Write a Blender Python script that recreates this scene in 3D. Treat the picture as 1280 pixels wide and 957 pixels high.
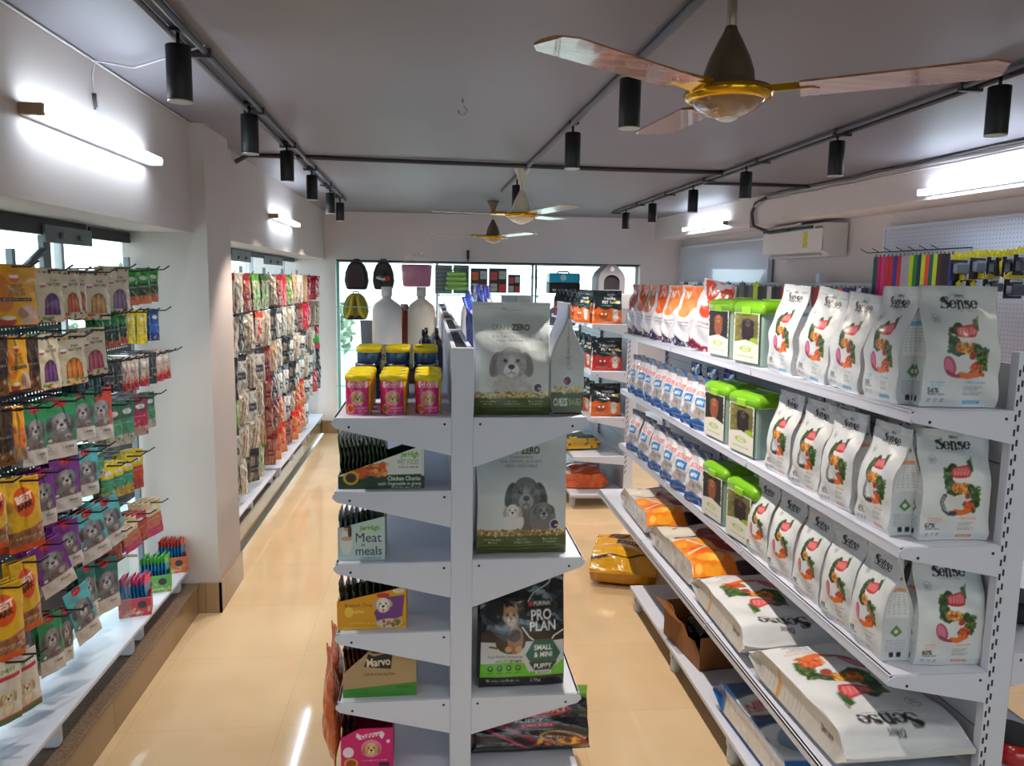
import bpy, bmesh, math, random
import numpy as np
from mathutils import Vector, Matrix
from mathutils.geometry import tessellate_polygon
random.seed(7)
PI = math.pi
SC = bpy.context.scene
COL = SC.collection
for _o in list(bpy.data.objects):
    bpy.data.objects.remove(_o)

# ------------------------------------------------------------------ camera, exposure, world, lamps
EYE = 1.8
FPX = 965.0
pitch = math.atan(127 / 965); yaw = math.radians(6.1); roll = .015
cy_, sy_, cp_, sp_ = math.cos(yaw), math.sin(yaw), math.cos(pitch), math.sin(pitch)
FWD = Vector((sy_ * cp_, cy_ * cp_, -sp_)); r0 = Vector((cy_, -sy_, 0)); u0 = r0.cross(FWD)
RT = (r0 * math.cos(roll) + u0 * math.sin(roll)).normalized(); UP = RT.cross(FWD)
cam_d = bpy.data.cameras.new('camera'); cam = bpy.data.objects.new('camera', cam_d); COL.objects.link(cam)
M = Matrix((RT, UP, -FWD)).transposed().to_4x4(); M.translation = Vector((0, 0, EYE)); cam.matrix_world = M
cam_d.sensor_width = 36; cam_d.lens = FPX / 1280 * 36; cam_d.clip_start = .05; cam_d.clip_end = 200
SC.camera = cam

def at(u, v, X=None, Y=None, Z=None):
    """world point on a known plane seen at photo position u, v (1280x957)"""
    d = FWD + RT * ((u - 640) / FPX) - UP * ((v - 478.5) / FPX)
    if X is not None: t = X / d.x
    elif Y is not None: t = Y / d.y
    else: t = (Z - EYE) / d.z
    return Vector((0, 0, EYE)) + d * t

SC.view_settings.view_transform = 'Standard'; SC.view_settings.look = 'None'
SC.view_settings.gamma = 1; SC.view_settings.use_curve_mapping = False
SC.view_settings.exposure = EXPO = 0.16

W = bpy.data.worlds.new('world'); SC.world = W; W.use_nodes = True
bgn = W.node_tree.nodes['Background']
bgn.inputs[0].default_value = (.80, .92, 1, 1); bgn.inputs[1].default_value = 3.0

def lamp(kind, name, loc, energy, color=(1, 1, 1), direction=(0, 0, -1), **kw):
    d = bpy.data.lights.new(name, kind); d.energy = energy; d.color = color
    for k, v in kw.items(): setattr(d, k, v)
    o = bpy.data.objects.new(name, d); COL.objects.link(o); o.location = loc
    o.rotation_euler = Vector(direction).to_track_quat('-Z', 'Y').to_euler()
    return o
SPOT_W = 17.0
TUBE_E = 23.0

# ------------------------------------------------------------------ helpers
def lin(c):
    c = np.asarray(c, float) / 255.0
    return np.where(c <= .04045, c / 12.92, ((c + .055) / 1.055) ** 2.4)
MATS = {}
def mat(name, rgb, rough=.5, metal=0, noise=.06, scale=8, emit=0, coat=0, bump=0, bscale=60, trans=0, alpha=1):
    if name in MATS: return MATS[name]
    m = bpy.data.materials.new(name); m.use_nodes = True; nt = m.node_tree; b = nt.nodes['Principled BSDF']
    c = lin(rgb); b.inputs['Roughness'].default_value = rough; b.inputs['Metallic'].default_value = metal
    b.inputs['Base Color'].default_value = (*c, 1)
    if noise:
        tc = nt.nodes.new('ShaderNodeTexCoord'); n = nt.nodes.new('ShaderNodeTexNoise'); n.inputs['Scale'].default_value = scale
        n.inputs['Detail'].default_value = 4
        r = nt.nodes.new('ShaderNodeValToRGB'); nt.links.new(tc.outputs['Object'], n.inputs['Vector']); nt.links.new(n.outputs['Fac'], r.inputs['Fac'])
        r.color_ramp.elements[0].position = .3; r.color_ramp.elements[1].position = .7
        r.color_ramp.elements[0].color = (*(c * (1 - noise)), 1); r.color_ramp.elements[1].color = (*np.clip(c * (1 + noise), 0, 1), 1)
        nt.links.new(r.outputs['Color'], b.inputs['Base Color'])
    if emit:
        b.inputs['Emission Color'].default_value = (*c, 1); b.inputs['Emission Strength'].default_value = emit
    if coat: b.inputs['Coat Weight'].default_value = coat; b.inputs['Coat Roughness'].default_value = .08
    if trans: b.inputs['Transmission Weight'].default_value = trans
    if alpha < 1: b.inputs['Alpha'].default_value = alpha
    if bump:
        n2 = nt.nodes.new('ShaderNodeTexNoise'); n2.inputs['Scale'].default_value = bscale
        bp = nt.nodes.new('ShaderNodeBump'); bp.inputs['Strength'].default_value = bump; bp.inputs['Distance'].default_value = .01
        nt.links.new(n2.outputs['Fac'], bp.inputs['Height']); nt.links.new(bp.outputs['Normal'], b.inputs['Normal'])
    MATS[name] = m; return m
def print_mat(name, rough, coat=.3, bump=.25, bscale=18, spec=.5, metal=0):
    """printed film: the print is the mesh's own colour attribute, the crinkle a noise bump"""
    if name in MATS: return MATS[name]
    m = bpy.data.materials.new(name); m.use_nodes = True; nt = m.node_tree; b = nt.nodes['Principled BSDF']
    a = nt.nodes.new('ShaderNodeVertexColor'); a.layer_name = 'print'
    nt.links.new(a.outputs['Color'], b.inputs['Base Color']); b.inputs['Roughness'].default_value = rough
    b.inputs['Coat Weight'].default_value = coat; b.inputs['Coat Roughness'].default_value = .15; b.inputs['Metallic'].default_value = metal
    tc = nt.nodes.new('ShaderNodeTexCoord'); n2 = nt.nodes.new('ShaderNodeTexNoise'); n2.inputs['Scale'].default_value = bscale; n2.inputs['Detail'].default_value = 2
    bp = nt.nodes.new('ShaderNodeBump'); bp.inputs['Strength'].default_value = bump; bp.inputs['Distance'].default_value = .02
    nt.links.new(tc.outputs['Object'], n2.inputs['Vector']); nt.links.new(n2.outputs['Fac'], bp.inputs['Height']); nt.links.new(bp.outputs['Normal'], b.inputs['Normal'])
    MATS[name] = m; return m

class MB:
    def __init__(s): s.v = []; s.f = []; s.m = []; s.sm = []
    def add(s, vs, fs, mi=0, smooth=False):
        k = len(s.v); s.v += [tuple(p) for p in vs]
        for f in fs: s.f.append(tuple(i + k for i in f)); s.m.append(mi); s.sm.append(smooth)
        return s
    def box(s, c, d, mi=0, rot=None, bev=0):
        x, y, z = d[0] / 2, d[1] / 2, d[2] / 2
        if bev:
            b = min(bev, x * .9, y * .9, z * .9); bm = bmesh.new()
            bmesh.ops.create_cube(bm, size=1); bmesh.ops.scale(bm, vec=d, verts=bm.verts)
            bmesh.ops.bevel(bm, geom=bm.edges[:], offset=b, segments=2, affect='EDGES', profile=.5)
            vs = [v.co.copy() for v in bm.verts]; fs = [[v.index for v in f.verts] for f in bm.faces]; bm.free()
        else:
            vs = [Vector(p) for p in ((-x, -y, -z), (x, -y, -z), (x, y, -z), (-x, y, -z), (-x, -y, z), (x, -y, z), (x, y, z), (-x, y, z))]
            fs = [(0, 3, 2, 1), (4, 5, 6, 7), (0, 1, 5, 4), (1, 2, 6, 5), (2, 3, 7, 6), (3, 0, 4, 7)]
        if rot is not None: vs = [rot @ v for v in vs]
        c = Vector(c); return s.add([v + c for v in vs], fs, mi)
    def b2(s, lo, hi, mi=0, bev=0):
        lo = Vector(lo); hi = Vector(hi); return s.box((lo + hi) / 2, hi - lo, mi, bev=bev)
    def tube(s, pts, r, n=8, mi=0, cap=True):
        pts = [Vector(p) for p in pts]; rs = r if isinstance(r, (list, tuple)) else [r] * len(pts)
        vs = []; ref = None
        for i, p in enumerate(pts):
            t = (pts[min(i + 1, len(pts) - 1)] - pts[max(i - 1, 0)]).normalized()
            if ref is None: ref = Vector((0, 0, 1)) if abs(t.z) < .9 else Vector((1, 0, 0))
            a = t.cross(ref).normalized(); b = a.cross(t).normalized(); ref = b
            vs += [p + (a * math.cos(2 * PI * k / n) + b * math.sin(2 * PI * k / n)) * rs[i] for k in range(n)]
        fs = [(i * n + k, i * n + (k + 1) % n, (i + 1) * n + (k + 1) % n, (i + 1) * n + k) for i in range(len(pts) - 1) for k in range(n)]
        s.add(vs, fs, mi, True)
        if cap:
            k = len(s.v) - len(vs); L = len(pts) - 1
            s.f.append(tuple(k + j for j in range(n - 1, -1, -1))); s.m.append(mi); s.sm.append(False)
            s.f.append(tuple(k + L * n + j for j in range(n))); s.m.append(mi); s.sm.append(False)
        return s
    def lathe(s, prof, c=(0, 0, 0), n=24, mi=0, axis='z'):
        c = Vector(c); vs = []
        for r, h in prof:
            for k in range(n):
                a = 2 * PI * k / n; p = (r * math.cos(a), r * math.sin(a), h)
                if axis == 'x': p = (h, p[0], p[1])
                if axis == 'y': p = (p[0], h, p[1])
                vs.append(c + Vector(p))
        fs = [(i * n + k, i * n + (k + 1) % n, (i + 1) * n + (k + 1) % n, (i + 1) * n + k) for i in range(len(prof) - 1) for k in range(n)]
        s.add(vs, fs, mi, True); k0 = len(s.v) - len(vs)
        if prof[0][0] > 1e-5: s.f.append(tuple(k0 + j for j in range(n - 1, -1, -1))); s.m.append(mi); s.sm.append(False)
        if prof[-1][0] > 1e-5: s.f.append(tuple(k0 + (len(prof) - 1) * n + j for j in range(n))); s.m.append(mi); s.sm.append(False)
        return s
    def prism(s, poly, a, b, plane='xz', mi=0):
        """poly in the plane, extruded from a to b along the third axis"""
        def P3(p, h):
            return {'xz': (p[0], h, p[1]), 'xy': (p[0], p[1], h), 'yz': (h, p[0], p[1])}[plane]
        n = len(poly); vs = [P3(p, a) for p in poly] + [P3(p, b) for p in poly]
        tr = tessellate_polygon([[Vector((p[0], p[1], 0)) for p in poly]])
        fs = [tuple(t) for t in tr] + [tuple(i + n for i in reversed(t)) for t in tr] + [(i, (i + 1) % n, n + (i + 1) % n, n + i) for i in range(n)]
        s.add(vs, fs, mi)
        return s
    def build(s, name, mats, parent=None, loc=None):
        me = bpy.data.meshes.new(name); me.from_pydata(s.v, [], s.f)
        for m in (mats if isinstance(mats, (list, tuple)) else [mats]): me.materials.append(m)
        me.polygons.foreach_set('material_index', s.m); me.polygons.foreach_set('use_smooth', s.sm)
        bm = bmesh.new(); bm.from_mesh(me); bmesh.ops.recalc_face_normals(bm, faces=bm.faces); bm.to_mesh(me); bm.free()
        me.update(); return link(name, me, parent, loc)
def link(name, me, parent=None, loc=None):
    o = bpy.data.objects.new(name, me); COL.objects.link(o)
    if parent: o.parent = parent
    if loc is not None: o.location = loc
    return o
def tag(o, label, cat, group=None, kind=None):
    if label: o['label'] = label
    if cat: o['category'] = cat
    if group: o['group'] = group
    if kind: o['kind'] = kind
    return o
def thing(name, label, cat, loc=(0, 0, 0), rz=0, group=None):
    o = bpy.data.objects.new(name, None); COL.objects.link(o); o.location = loc; o.rotation_euler = (0, 0, rz)
    o.empty_display_size = .05
    return tag(o, label, cat, group)
def kids(o): return [c for c in bpy.data.objects if c.parent == o]
KIDS = {}
def dup(o, parent=None):
    c = o.copy(); COL.objects.link(c); c.parent = parent
    if o.name not in KIDS: KIDS[o.name] = [k for k in o.children]
    for k in KIDS[o.name]: dup(k, c)
    return c
def struct(mb, name, m):
    o = mb.build(name, m); o['kind'] = 'structure'; return o
ORD = ['first', 'second', 'third', 'fourth', 'fifth', 'sixth', 'seventh', 'eighth', 'ninth', 'tenth', 'eleventh', 'twelfth', 'thirteenth', 'fourteenth', 'fifteenth', 'sixteenth', 'seventeenth', 'eighteenth', 'nineteenth', 'twentieth', 'twenty-first', 'twenty-second', 'twenty-third', 'twenty-fourth', 'twenty-fifth', 'twenty-sixth', 'twenty-seventh', 'twenty-eighth', 'twenty-ninth', 'thirtieth', 'thirty-first', 'thirty-second', 'thirty-third', 'thirty-fourth', 'thirty-fifth', 'thirty-sixth', 'thirty-seventh', 'thirty-eighth', 'thirty-ninth', 'fortieth']

# ------------------------------------------------------------------ print painter (pigment only)
_tx = {}
def glyphs(txt, bold):
    key = (txt, bold)
    if key in _tx: return _tx[key]
    cu = bpy.data.curves.new('t', 'FONT'); cu.body = txt; cu.size = 1; cu.offset = bold; cu.resolution_u = 3
    o = bpy.data.objects.new('t', cu); COL.objects.link(o)
    dg = bpy.context.evaluated_depsgraph_get(); me = o.evaluated_get(dg).to_mesh(); me.calc_loop_triangles()
    v = np.array([p.co[:2] for p in me.vertices]); t = np.array([tr.vertices[:] for tr in me.loop_triangles])
    o.evaluated_get(dg).to_mesh_clear(); bpy.data.objects.remove(o); bpy.data.curves.remove(cu)
    v[:, 0] -= v[:, 0].min(); hgt = .69; v = v / hgt
    _tx[key] = (v, t); return _tx[key]
class Art:
    """a print of height 1 and width asp, n rows of colour samples"""
    def __init__(s, asp, n, bg, ss=3):
        s.asp = asp; s.n = n; s.m = max(2, int(round(n * asp))); s.ss = ss
        s.a = np.empty((n * ss, s.m * ss, 3)); s.a[:] = np.array(bg, float); s.k = n * ss
    def box(s, x0, y0, x1, y1):
        i0 = max(0, int(y0 * s.k) - 1); i1 = min(s.a.shape[0], int(y1 * s.k) + 2)
        j0 = max(0, int(x0 * s.k) - 1); j1 = min(s.a.shape[1], int(x1 * s.k) + 2)
        if i1 <= i0 or j1 <= j0: return None
        yy, xx = np.mgrid[i0:i1, j0:j1]; return (slice(i0, i1), slice(j0, j1)), (xx + .5) / s.k, (yy + .5) / s.k
    def put(s, sl, mask, c, al=1.0):
        r = s.a[sl]; c = np.array(c, float); r[mask] = r[mask] * (1 - al) + c * al
    def poly(s, pts, c, al=1.0):
        p = np.array(pts, float); q = s.box(p[:, 0].min(), p[:, 1].min(), p[:, 0].max(), p[:, 1].max())
        if q is None: return s
        sl, X, Y = q; ins = np.zeros(X.shape, bool); n = len(p)
        for i in range(n):
            x0, y0 = p[i]; x1, y1 = p[(i + 1) % n]
            if y0 == y1: continue
            ins ^= ((y0 > Y) != (y1 > Y)) & (X < (x1 - x0) * (Y - y0) / (y1 - y0) + x0)
        s.put(sl, ins, c, al); return s
    def rect(s, x0, y0, x1, y1, c, al=1.0): return s.poly([(x0, y0), (x1, y0), (x1, y1), (x0, y1)], c, al)
    def ell(s, cx, cy, rx, ry, c, rot=0, al=1.0):
        R = max(rx, ry); q = s.box(cx - R, cy - R, cx + R, cy + R)
        if q is None: return s
        sl, X, Y = q; ca, sa = math.cos(rot), math.sin(rot); dx = X - cx; dy = Y - cy
        s.put(sl, ((dx * ca + dy * sa) / rx) ** 2 + ((-dx * sa + dy * ca) / ry) ** 2 < 1, c, al); return s
    def line(s, pts, w, c, al=1.0):
        for (x0, y0), (x1, y1) in zip(pts[:-1], pts[1:]):
            q = s.box(min(x0, x1) - w, min(y0, y1) - w, max(x0, x1) + w, max(y0, y1) + w)
            if q is None: continue
            sl, X, Y = q; L = (x1 - x0) ** 2 + (y1 - y0) ** 2 + 1e-12
            t = np.clip(((X - x0) * (x1 - x0) + (Y - y0) * (y1 - y0)) / L, 0, 1)
            s.put(sl, (X - x0 - t * (x1 - x0)) ** 2 + (Y - y0 - t * (y1 - y0)) ** 2 < (w / 2) ** 2, c, al)
        return s
    def text(s, txt, cx, cy, h, c, bold=0.0, sx=1.0, rot=0, maxw=None, left=False):
        v, t = glyphs(txt, bold); wd = v[:, 0].max()
        if maxw and wd * h * sx > maxw: sx = maxw / (wd * h)
        p = (v - np.array([0 if left else wd / 2, .5])) * h * np.array([sx, 1]); ca, sa = math.cos(rot), math.sin(rot)
        p = np.stack([p[:, 0] * ca - p[:, 1] * sa + cx, p[:, 0] * sa + p[:, 1] * ca + cy], 1)
        for tr in t:
            a, b, d = p[tr]; q = s.box(min(a[0], b[0], d[0]), min(a[1], b[1], d[1]), max(a[0], b[0], d[0]), max(a[1], b[1], d[1]))
            if q is None: continue
            sl, X, Y = q
            e = lambda p, q_: (q_[0] - p[0]) * (Y - p[1]) - (q_[1] - p[1]) * (X - p[0])
            e1, e2, e3 = e(a, b), e(b, d), e(d, a)
            s.put(sl, ((e1 >= 0) & (e2 >= 0) & (e3 >= 0)) | ((e1 <= 0) & (e2 <= 0) & (e3 <= 0)), c)
        return s
    def nib(s, pts, wk, wt, c):
        for (x0, y0), (x1, y1) in zip(pts[:-1], pts[1:]):
            a = abs(math.sin(math.atan2(y1 - y0, x1 - x0))); s.line([(x0, y0), (x1, y1)], wt + (wk - wt) * a ** 1.6, c)
    def sense(s, cx, cy, h, c, rot=0):
        """the heavy high-contrast serif word, drawn stroke by stroke; h = x-height"""
        ca, sa = math.cos(rot), math.sin(rot)
        def T(pts, ox, k=1): return [(cx + ((ox + x * k) * ca - (y * k - .5) * sa) * h, cy + ((ox + x * k) * sa + (y * k - .5) * ca) * h) for x, y in pts]
        def arc(cx_, cy_, rx, ry, a0, a1, n=14): return [(cx_ + rx * math.cos(math.radians(a0 + (a1 - a0) * i / n)), cy_ + ry * math.sin(math.radians(a0 + (a1 - a0) * i / n))) for i in range(n + 1)]
        S = arc(.42, .74, .27, .24, 35, 235) + arc(.42, .26, .3, .25, 60, -150); wk, wt = .27 * h, .06 * h
        def ess(ox, k):
            p = T(S, ox, k); s.nib(p, wk * (1.0 if k == 1 else 1.05), wt, c)
            s.line(T([(S[7][0] + .08, S[7][1] - .06), (S[16][0] - .0, S[16][1] - .02), (.58, .44)], ox, k), wk * k * .95, c)
            s.line(T([(.66, .98), (.68, .70)], ox, k), wt, c); s.line(T([(.12, .02), (.10, .32)], ox, k), wt, c)
        def e(ox):
            s.nib(T([(.12, .55), (.8, .55)] + arc(.45, .5, .35, .46, 5, 325, 22), ox), wk, wt, c)
        def n(ox):
            s.nib(T([(.22, 0), (.22, .95)], ox), wk, wt, c); s.nib(T([(.22, .7), (.4, .93), (.6, .95), (.75, .75), (.76, 0)], ox), wk, wt * 1.3, c)
            for x in (.22, .76): s.line(T([(x - .2, .02), (x + .2, .02)], ox), wt, c)
            s.line(T([(.02, .93), (.25, .93)], ox), wt, c)
        ess(-2.45, 1.42); e(-1.35); n(-.45); ess(.55, 1.0); e(1.42)
        return s
    def noise(s, x0, y0, x1, y1, cols, n, r, seed=1, al=.9):
        R = random.Random(seed)
        for _ in range(n): s.ell(R.uniform(x0, x1), R.uniform(y0, y1), r * R.uniform(.5, 1.3), r * R.uniform(.5, 1.3), R.choice(cols), R.uniform(0, 3), al)
        return s
    def scribble(s, x0, y, x1, h, c, seed=0, al=.8):
        """a line of fine print too small to read"""
        R = random.Random(seed); x = x0
        while x < x1:
            w = R.uniform(.3, 1.1) * h * 2; s.rect(x, y - h / 2, min(x + w, x1), y + h / 2, c, al * R.uniform(.6, 1)); x += w + h * .6
        return s
    def dog(s, cx, cy, r, fur=(150, 150, 150), dark=(70, 70, 70), light=(215, 215, 215), ear='drop', tongue=False, seed=0, body=True, nose=(25, 22, 24)):
        R = random.Random(seed)
        mid = tuple((a + b) / 2 for a, b in zip(fur, dark))
        if body:
            s.ell(cx, cy - 1.5 * r, .85 * r, 1.1 * r, fur); s.ell(cx, cy - 1.35 * r, .5 * r, .9 * r, light, al=.7)
        if ear == 'drop':
            for q in (-1, 1):
                s.ell(cx + q * .92 * r, cy - .05 * r, .36 * r, .78 * r, mid, q * .22); s.ell(cx + q * 1.0 * r, cy - .2 * r, .2 * r, .5 * r, dark, q * .22, .5)
        elif ear == 'up':
            for q in (-1, 1):
                s.poly([(cx + q * .25 * r, cy + .6 * r), (cx + q * .75 * r, cy + 1.55 * r), (cx + q * .95 * r, cy + .3 * r)], dark)
                s.poly([(cx + q * .4 * r, cy + .7 * r), (cx + q * .7 * r, cy + 1.25 * r), (cx + q * .82 * r, cy + .4 * r)], fur)
        else:
            for q in (-1, 1): s.ell(cx + q * .8 * r, cy + .25 * r, .35 * r, .55 * r, mid, q * .6)
        s.ell(cx, cy, .88 * r, r, fur); s.ell(cx, cy + .55 * r, .5 * r, .42 * r, light, al=.35)
        for q in (-1, 1): s.ell(cx + q * .55 * r, cy - .35 * r, .28 * r, .4 * r, mid, al=.35)
        s.ell(cx, cy - .38 * r, .46 * r, .42 * r, light); s.ell(cx, cy + .1 * r, .18 * r, .5 * r, light, al=.6)
        for q in (-1, 1):
            s.ell(cx + q * .36 * r, cy + .2 * r, .14 * r, .13 * r, dark, al=.7); s.ell(cx + q * .36 * r, cy + .2 * r, .09 * r, .1 * r, (18, 14, 14)); s.ell(cx + q * .34 * r, cy + .24 * r, .03 * r, .03 * r, (240, 240, 240))
        s.ell(cx, cy - .17 * r, .2 * r, .15 * r, nose)
        s.line([(cx, cy - .3 * r), (cx, cy - .5 * r), (cx - .24 * r, cy - .62 * r)], .05 * r, dark); s.line([(cx, cy - .5 * r), (cx + .24 * r, cy - .62 * r)], .05 * r, dark)
        if tongue: s.ell(cx, cy - .72 * r, .14 * r, .2 * r, (214, 110, 120))
        for _ in range(170):
            a = R.uniform(0, 2 * PI); q = R.uniform(.42, 1.12) * r; x, y = cx + q * math.cos(a) * .9, cy + q * math.sin(a)
            if abs(x - cx) < .5 * r and -.35 * r < y - cy < .4 * r and q < .62 * r: continue
            s.line([(x, y), (x + .16 * r * math.cos(a) + R.uniform(-.05, .05) * r, y + .05 * r * math.sin(a) - .13 * r)], .028 * r, R.choice([light, mid, mid, dark, fur]), .42)
        return s
    def grid(s):
        a = s.a.reshape(s.n, s.ss, s.m, s.ss, 3).mean((1, 3)); return lin(np.clip(a, 0, 255))

def sm(t): t = min(1, max(0, t)); return t * t * (3 - 2 * t)
FILM = print_mat('matte printed film', .38, .15, .35, 14)
GLOSS = print_mat('glossy printed film', .22, .5, .5, 16)
CARD = print_mat('printed card', .5, .1, .05, 10)
CLEAR = print_mat('clear wrapped chews', .25, .6, .7, 40)
def pouch(name, w, h, d, front, side=None, back=(200, 200, 200), kind='stand', m=None, seed=0, wr=.004, cap=None):
    """one closed printed bag: front looks to -Y, bottom at z 0; stand = flat bottom, sealed flat top; slab = big sack; flat = hanging pouch"""
    R = random.Random(seed); F = front.grid(); n, mf = F.shape[:2]
    Sg = side.grid() if side is not None else None; ms = Sg.shape[1] if side is not None else 1
    mb_ = 8; vs = []; cols = []; bc = lin(back)
    ph = [R.uniform(0, 6) for _ in range(6)]
    for i in range(n):
        t = i / (n - 1)
        if kind == 'stand':
            fd = (.86 + .14 * sm(t / .08)) * (1 - sm((t - .45) / .47)) + .035; bul = .10 * math.sin(PI * min(1, t / .9)); fw = .965 - .03 * math.sin(PI * min(1, t * 1.1)) + .03 * sm((t - .5) / .4); g = .1 + .75 * sm((t - .35) / .5)
        elif kind == 'slab':
            e = min(t, 1 - t); fd = .10 + .9 * sm(e / .13 + .05); bul = .16 * sm(e / .3); fw = .94 + .05 * (1 - sm(e / .12)); g = .25 + .6 * (1 - sm(e / .12))
        elif kind == 'box':
            fd = 1; bul = 0; fw = 1; g = 0
        else:
            e = min(t, .93 - t); fd = .08 + .92 * sm(e / .25) if t < .93 else .08; bul = 0; fw = .98 + .02 * math.cos(6 * t); g = 0
        hw = w / 2 * fw; hd = d / 2 * fd
        wv = lambda x: wr * (math.sin(9 * x / w + 5 * t + ph[0]) * math.sin(11 * t + 4 * x / w + ph[1]) + .5 * math.sin(23 * t + ph[2] + 7 * x / w)) if kind != 'box' else 0
        for j in range(mf):
            u = j / (mf - 1) * 2 - 1; x = u * hw; y = -hd - bul * d * (1 - u * u) + wv(x)
            if kind == 'flat': y = -(d / 2 * (.1 + .9 * (1 - abs(u) ** 3)) * fd) + wv(x) * .5
            if kind == 'stand' and t > .93: y += .004 * math.sin(u * 5 + ph[3])
            vs.append((x, y, t * h)); cols.append(F[i, j])
        def sidepts(sgn, rev):
            out = []
            for j in range(ms):
                q = (j + .5) / ms; yy = -hd + 2 * hd * q
                if kind == 'flat': yy = 0
                inx = g * hd * .9 * (1 - abs(2 * q - 1)) ** .8 if kind != 'box' else 0
                out.append(((sgn * (hw - inx), yy, t * h), Sg[i, j] if Sg is not None else bc))
            return out[::-1] if rev else out
        for p, c in sidepts(1, False): vs.append(p); cols.append(c)
        for j in range(mb_):
            u = 1 - 2 * j / (mb_ - 1); x = u * hw; y = hd + bul * d * (1 - u * u)
            if kind == 'flat': y = d / 2 * (.1 + .9 * (1 - abs(u) ** 3)) * fd + wv(x) * .5 + .0006
            vs.append((x, y, t * h)); cols.append(bc)
        for p, c in sidepts(-1, True): vs.append(p); cols.append(c)
    L = mf + 2 * ms + mb_
    fs = [(i * L + j, i * L + (j + 1) % L, (i + 1) * L + (j + 1) % L, (i + 1) * L + j) for i in range(n - 1) for j in range(L)]
    # caps: strips between front and back
    def capf(i):
        base = i * L; fr = list(range(base, base + mf)); rest = list(range(base + mf, base + L))
        return fr + rest
    a = capf(0); fs.append(tuple(reversed(a))); b = capf(n - 1); fs.append(tuple(b))
    me = bpy.data.meshes.new(name); me.from_pydata(vs, [], fs)
    ca = me.color_attributes.new('print', 'FLOAT_COLOR', 'POINT')
    arr = np.ones((len(vs), 4)); arr[:, :3] = np.array(cols); ca.data.foreach_set('color', arr.ravel())
    me.materials.append(m or FILM)
    if kind != 'box': me.polygons.foreach_set('use_smooth', [True] * (len(fs) - 2) + [False] * 2)
    me.update(); return me
def put(name, me, loc, rz, label, cat, group=None, rx=0, ry=0, sc=(1, 1, 1)):
    o = link(name, me, None, loc); o.rotation_mode = 'XYZ'; o.rotation_euler = (rx, ry, rz); o.scale = sc
    return tag(o, label, cat, group)
def mv(m_, *a):  # rotate then translate
    return Matrix.Translation(a) @ m_
# ------------------------------------------------------------------ the room
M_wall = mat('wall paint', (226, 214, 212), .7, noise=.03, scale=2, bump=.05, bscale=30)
M_ceil = mat('ceiling paint', (126, 120, 126), .5, noise=.05, scale=1.5, bump=.04, bscale=20)
def tile_mat(name, c1, c2, mortar, rough, size, ms=.004):
    m = bpy.data.materials.new(name); m.use_nodes = True; nt = m.node_tree; b = nt.nodes['Principled BSDF']
    tc = nt.nodes.new('ShaderNodeTexCoord'); br = nt.nodes.new('ShaderNodeTexBrick'); br.offset = 0
    br.inputs['Scale'].default_value = 1; br.inputs['Brick Width'].default_value = size; br.inputs['Row Height'].default_value = size; br.inputs['Mortar Size'].default_value = ms * .5
    br.inputs['Color1'].default_value = (*lin(c1), 1); br.inputs['Color2'].default_value = (*lin(c2), 1); br.inputs['Mortar'].default_value = (*lin(mortar), 1)
    n = nt.nodes.new('ShaderNodeTexNoise'); n.inputs['Scale'].default_value = 2.5; n.inputs['Detail'].default_value = 8; mx = nt.nodes.new('ShaderNodeMixRGB'); mx.blend_type = 'MULTIPLY'; mx.inputs[0].default_value = .35
    r = nt.nodes.new('ShaderNodeValToRGB'); r.color_ramp.elements[0].color = (.72, .66, .58, 1); r.color_ramp.elements[1].color = (1, 1, 1, 1); r.color_ramp.elements[0].position = .3; r.color_ramp.elements[1].position = .65
    nt.links.new(tc.outputs['Object'], br.inputs['Vector']); nt.links.new(tc.outputs['Object'], n.inputs['Vector']); nt.links.new(n.outputs['Fac'], r.inputs['Fac'])
    nt.links.new(br.outputs['Color'], mx.inputs[1]); nt.links.new(r.outputs['Color'], mx.inputs[2]); nt.links.new(mx.outputs[0], b.inputs['Base Color'])
    b.inputs['Roughness'].default_value = rough; return m
M_floor = tile_mat('cream vitrified tile', (222, 196, 158), (218, 191, 152), (204, 178, 142), .07, .6, .003)
M_skirt = tile_mat('brown skirting tile', (168, 140, 106), (160, 132, 98), (120, 98, 74), .12, .6)
M_granite = mat('speckled ledge stone', (120, 98, 78), .3, noise=.5, scale=90)
M_white = mat('white powder coat', (212, 218, 234), .35, noise=.02, scale=3)
M_grey = mat('grey steel', (120, 128, 138), .4, metal=.3)
M_black = mat('black metal', (15, 15, 19), .5)
M_alu = mat('brushed aluminium', (170, 172, 176), .35, metal=.8)
M_dark = mat('dark slot', (22, 20, 34), .6, noise=.3)
def prism_struct(poly, z0, z1, name, m): return struct(MB().prism(poly, z0, z1, 'xy'), name, m)
ZC = 2.56
XB = lambda y: 2.66 + .065 * (9.1 - y)
struct(MB().b2((-1.24, -3.2, -.1), (3.95, 9.3, 0)), 'floor', M_floor)
struct(MB().b2((-2.1, -3.3, ZC), (4.1, 9.4, ZC + .15)), 'ceiling', M_ceil)
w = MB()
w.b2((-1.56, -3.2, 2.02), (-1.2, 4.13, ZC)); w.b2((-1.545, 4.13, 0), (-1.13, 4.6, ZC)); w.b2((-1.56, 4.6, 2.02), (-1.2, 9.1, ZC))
w.b2((-1.56, -3.2, .15), (-1.50, 1.6, 2.02)); w.b2((-2.0, -3.2, 0), (-1.255, 4.13, .15)); w.b2((-2.0, 4.6, 0), (-1.285, 9.1, .15))  # first box: unseen wall stretch added to cut window light on the fronts
struct(w, 'wall_left', mat('dimmed wall paint', (200, 188, 182), .7, noise=.03, scale=2, bump=.05, bscale=30))  # wall paint darkened, the column's dimness put into the colour
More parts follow.
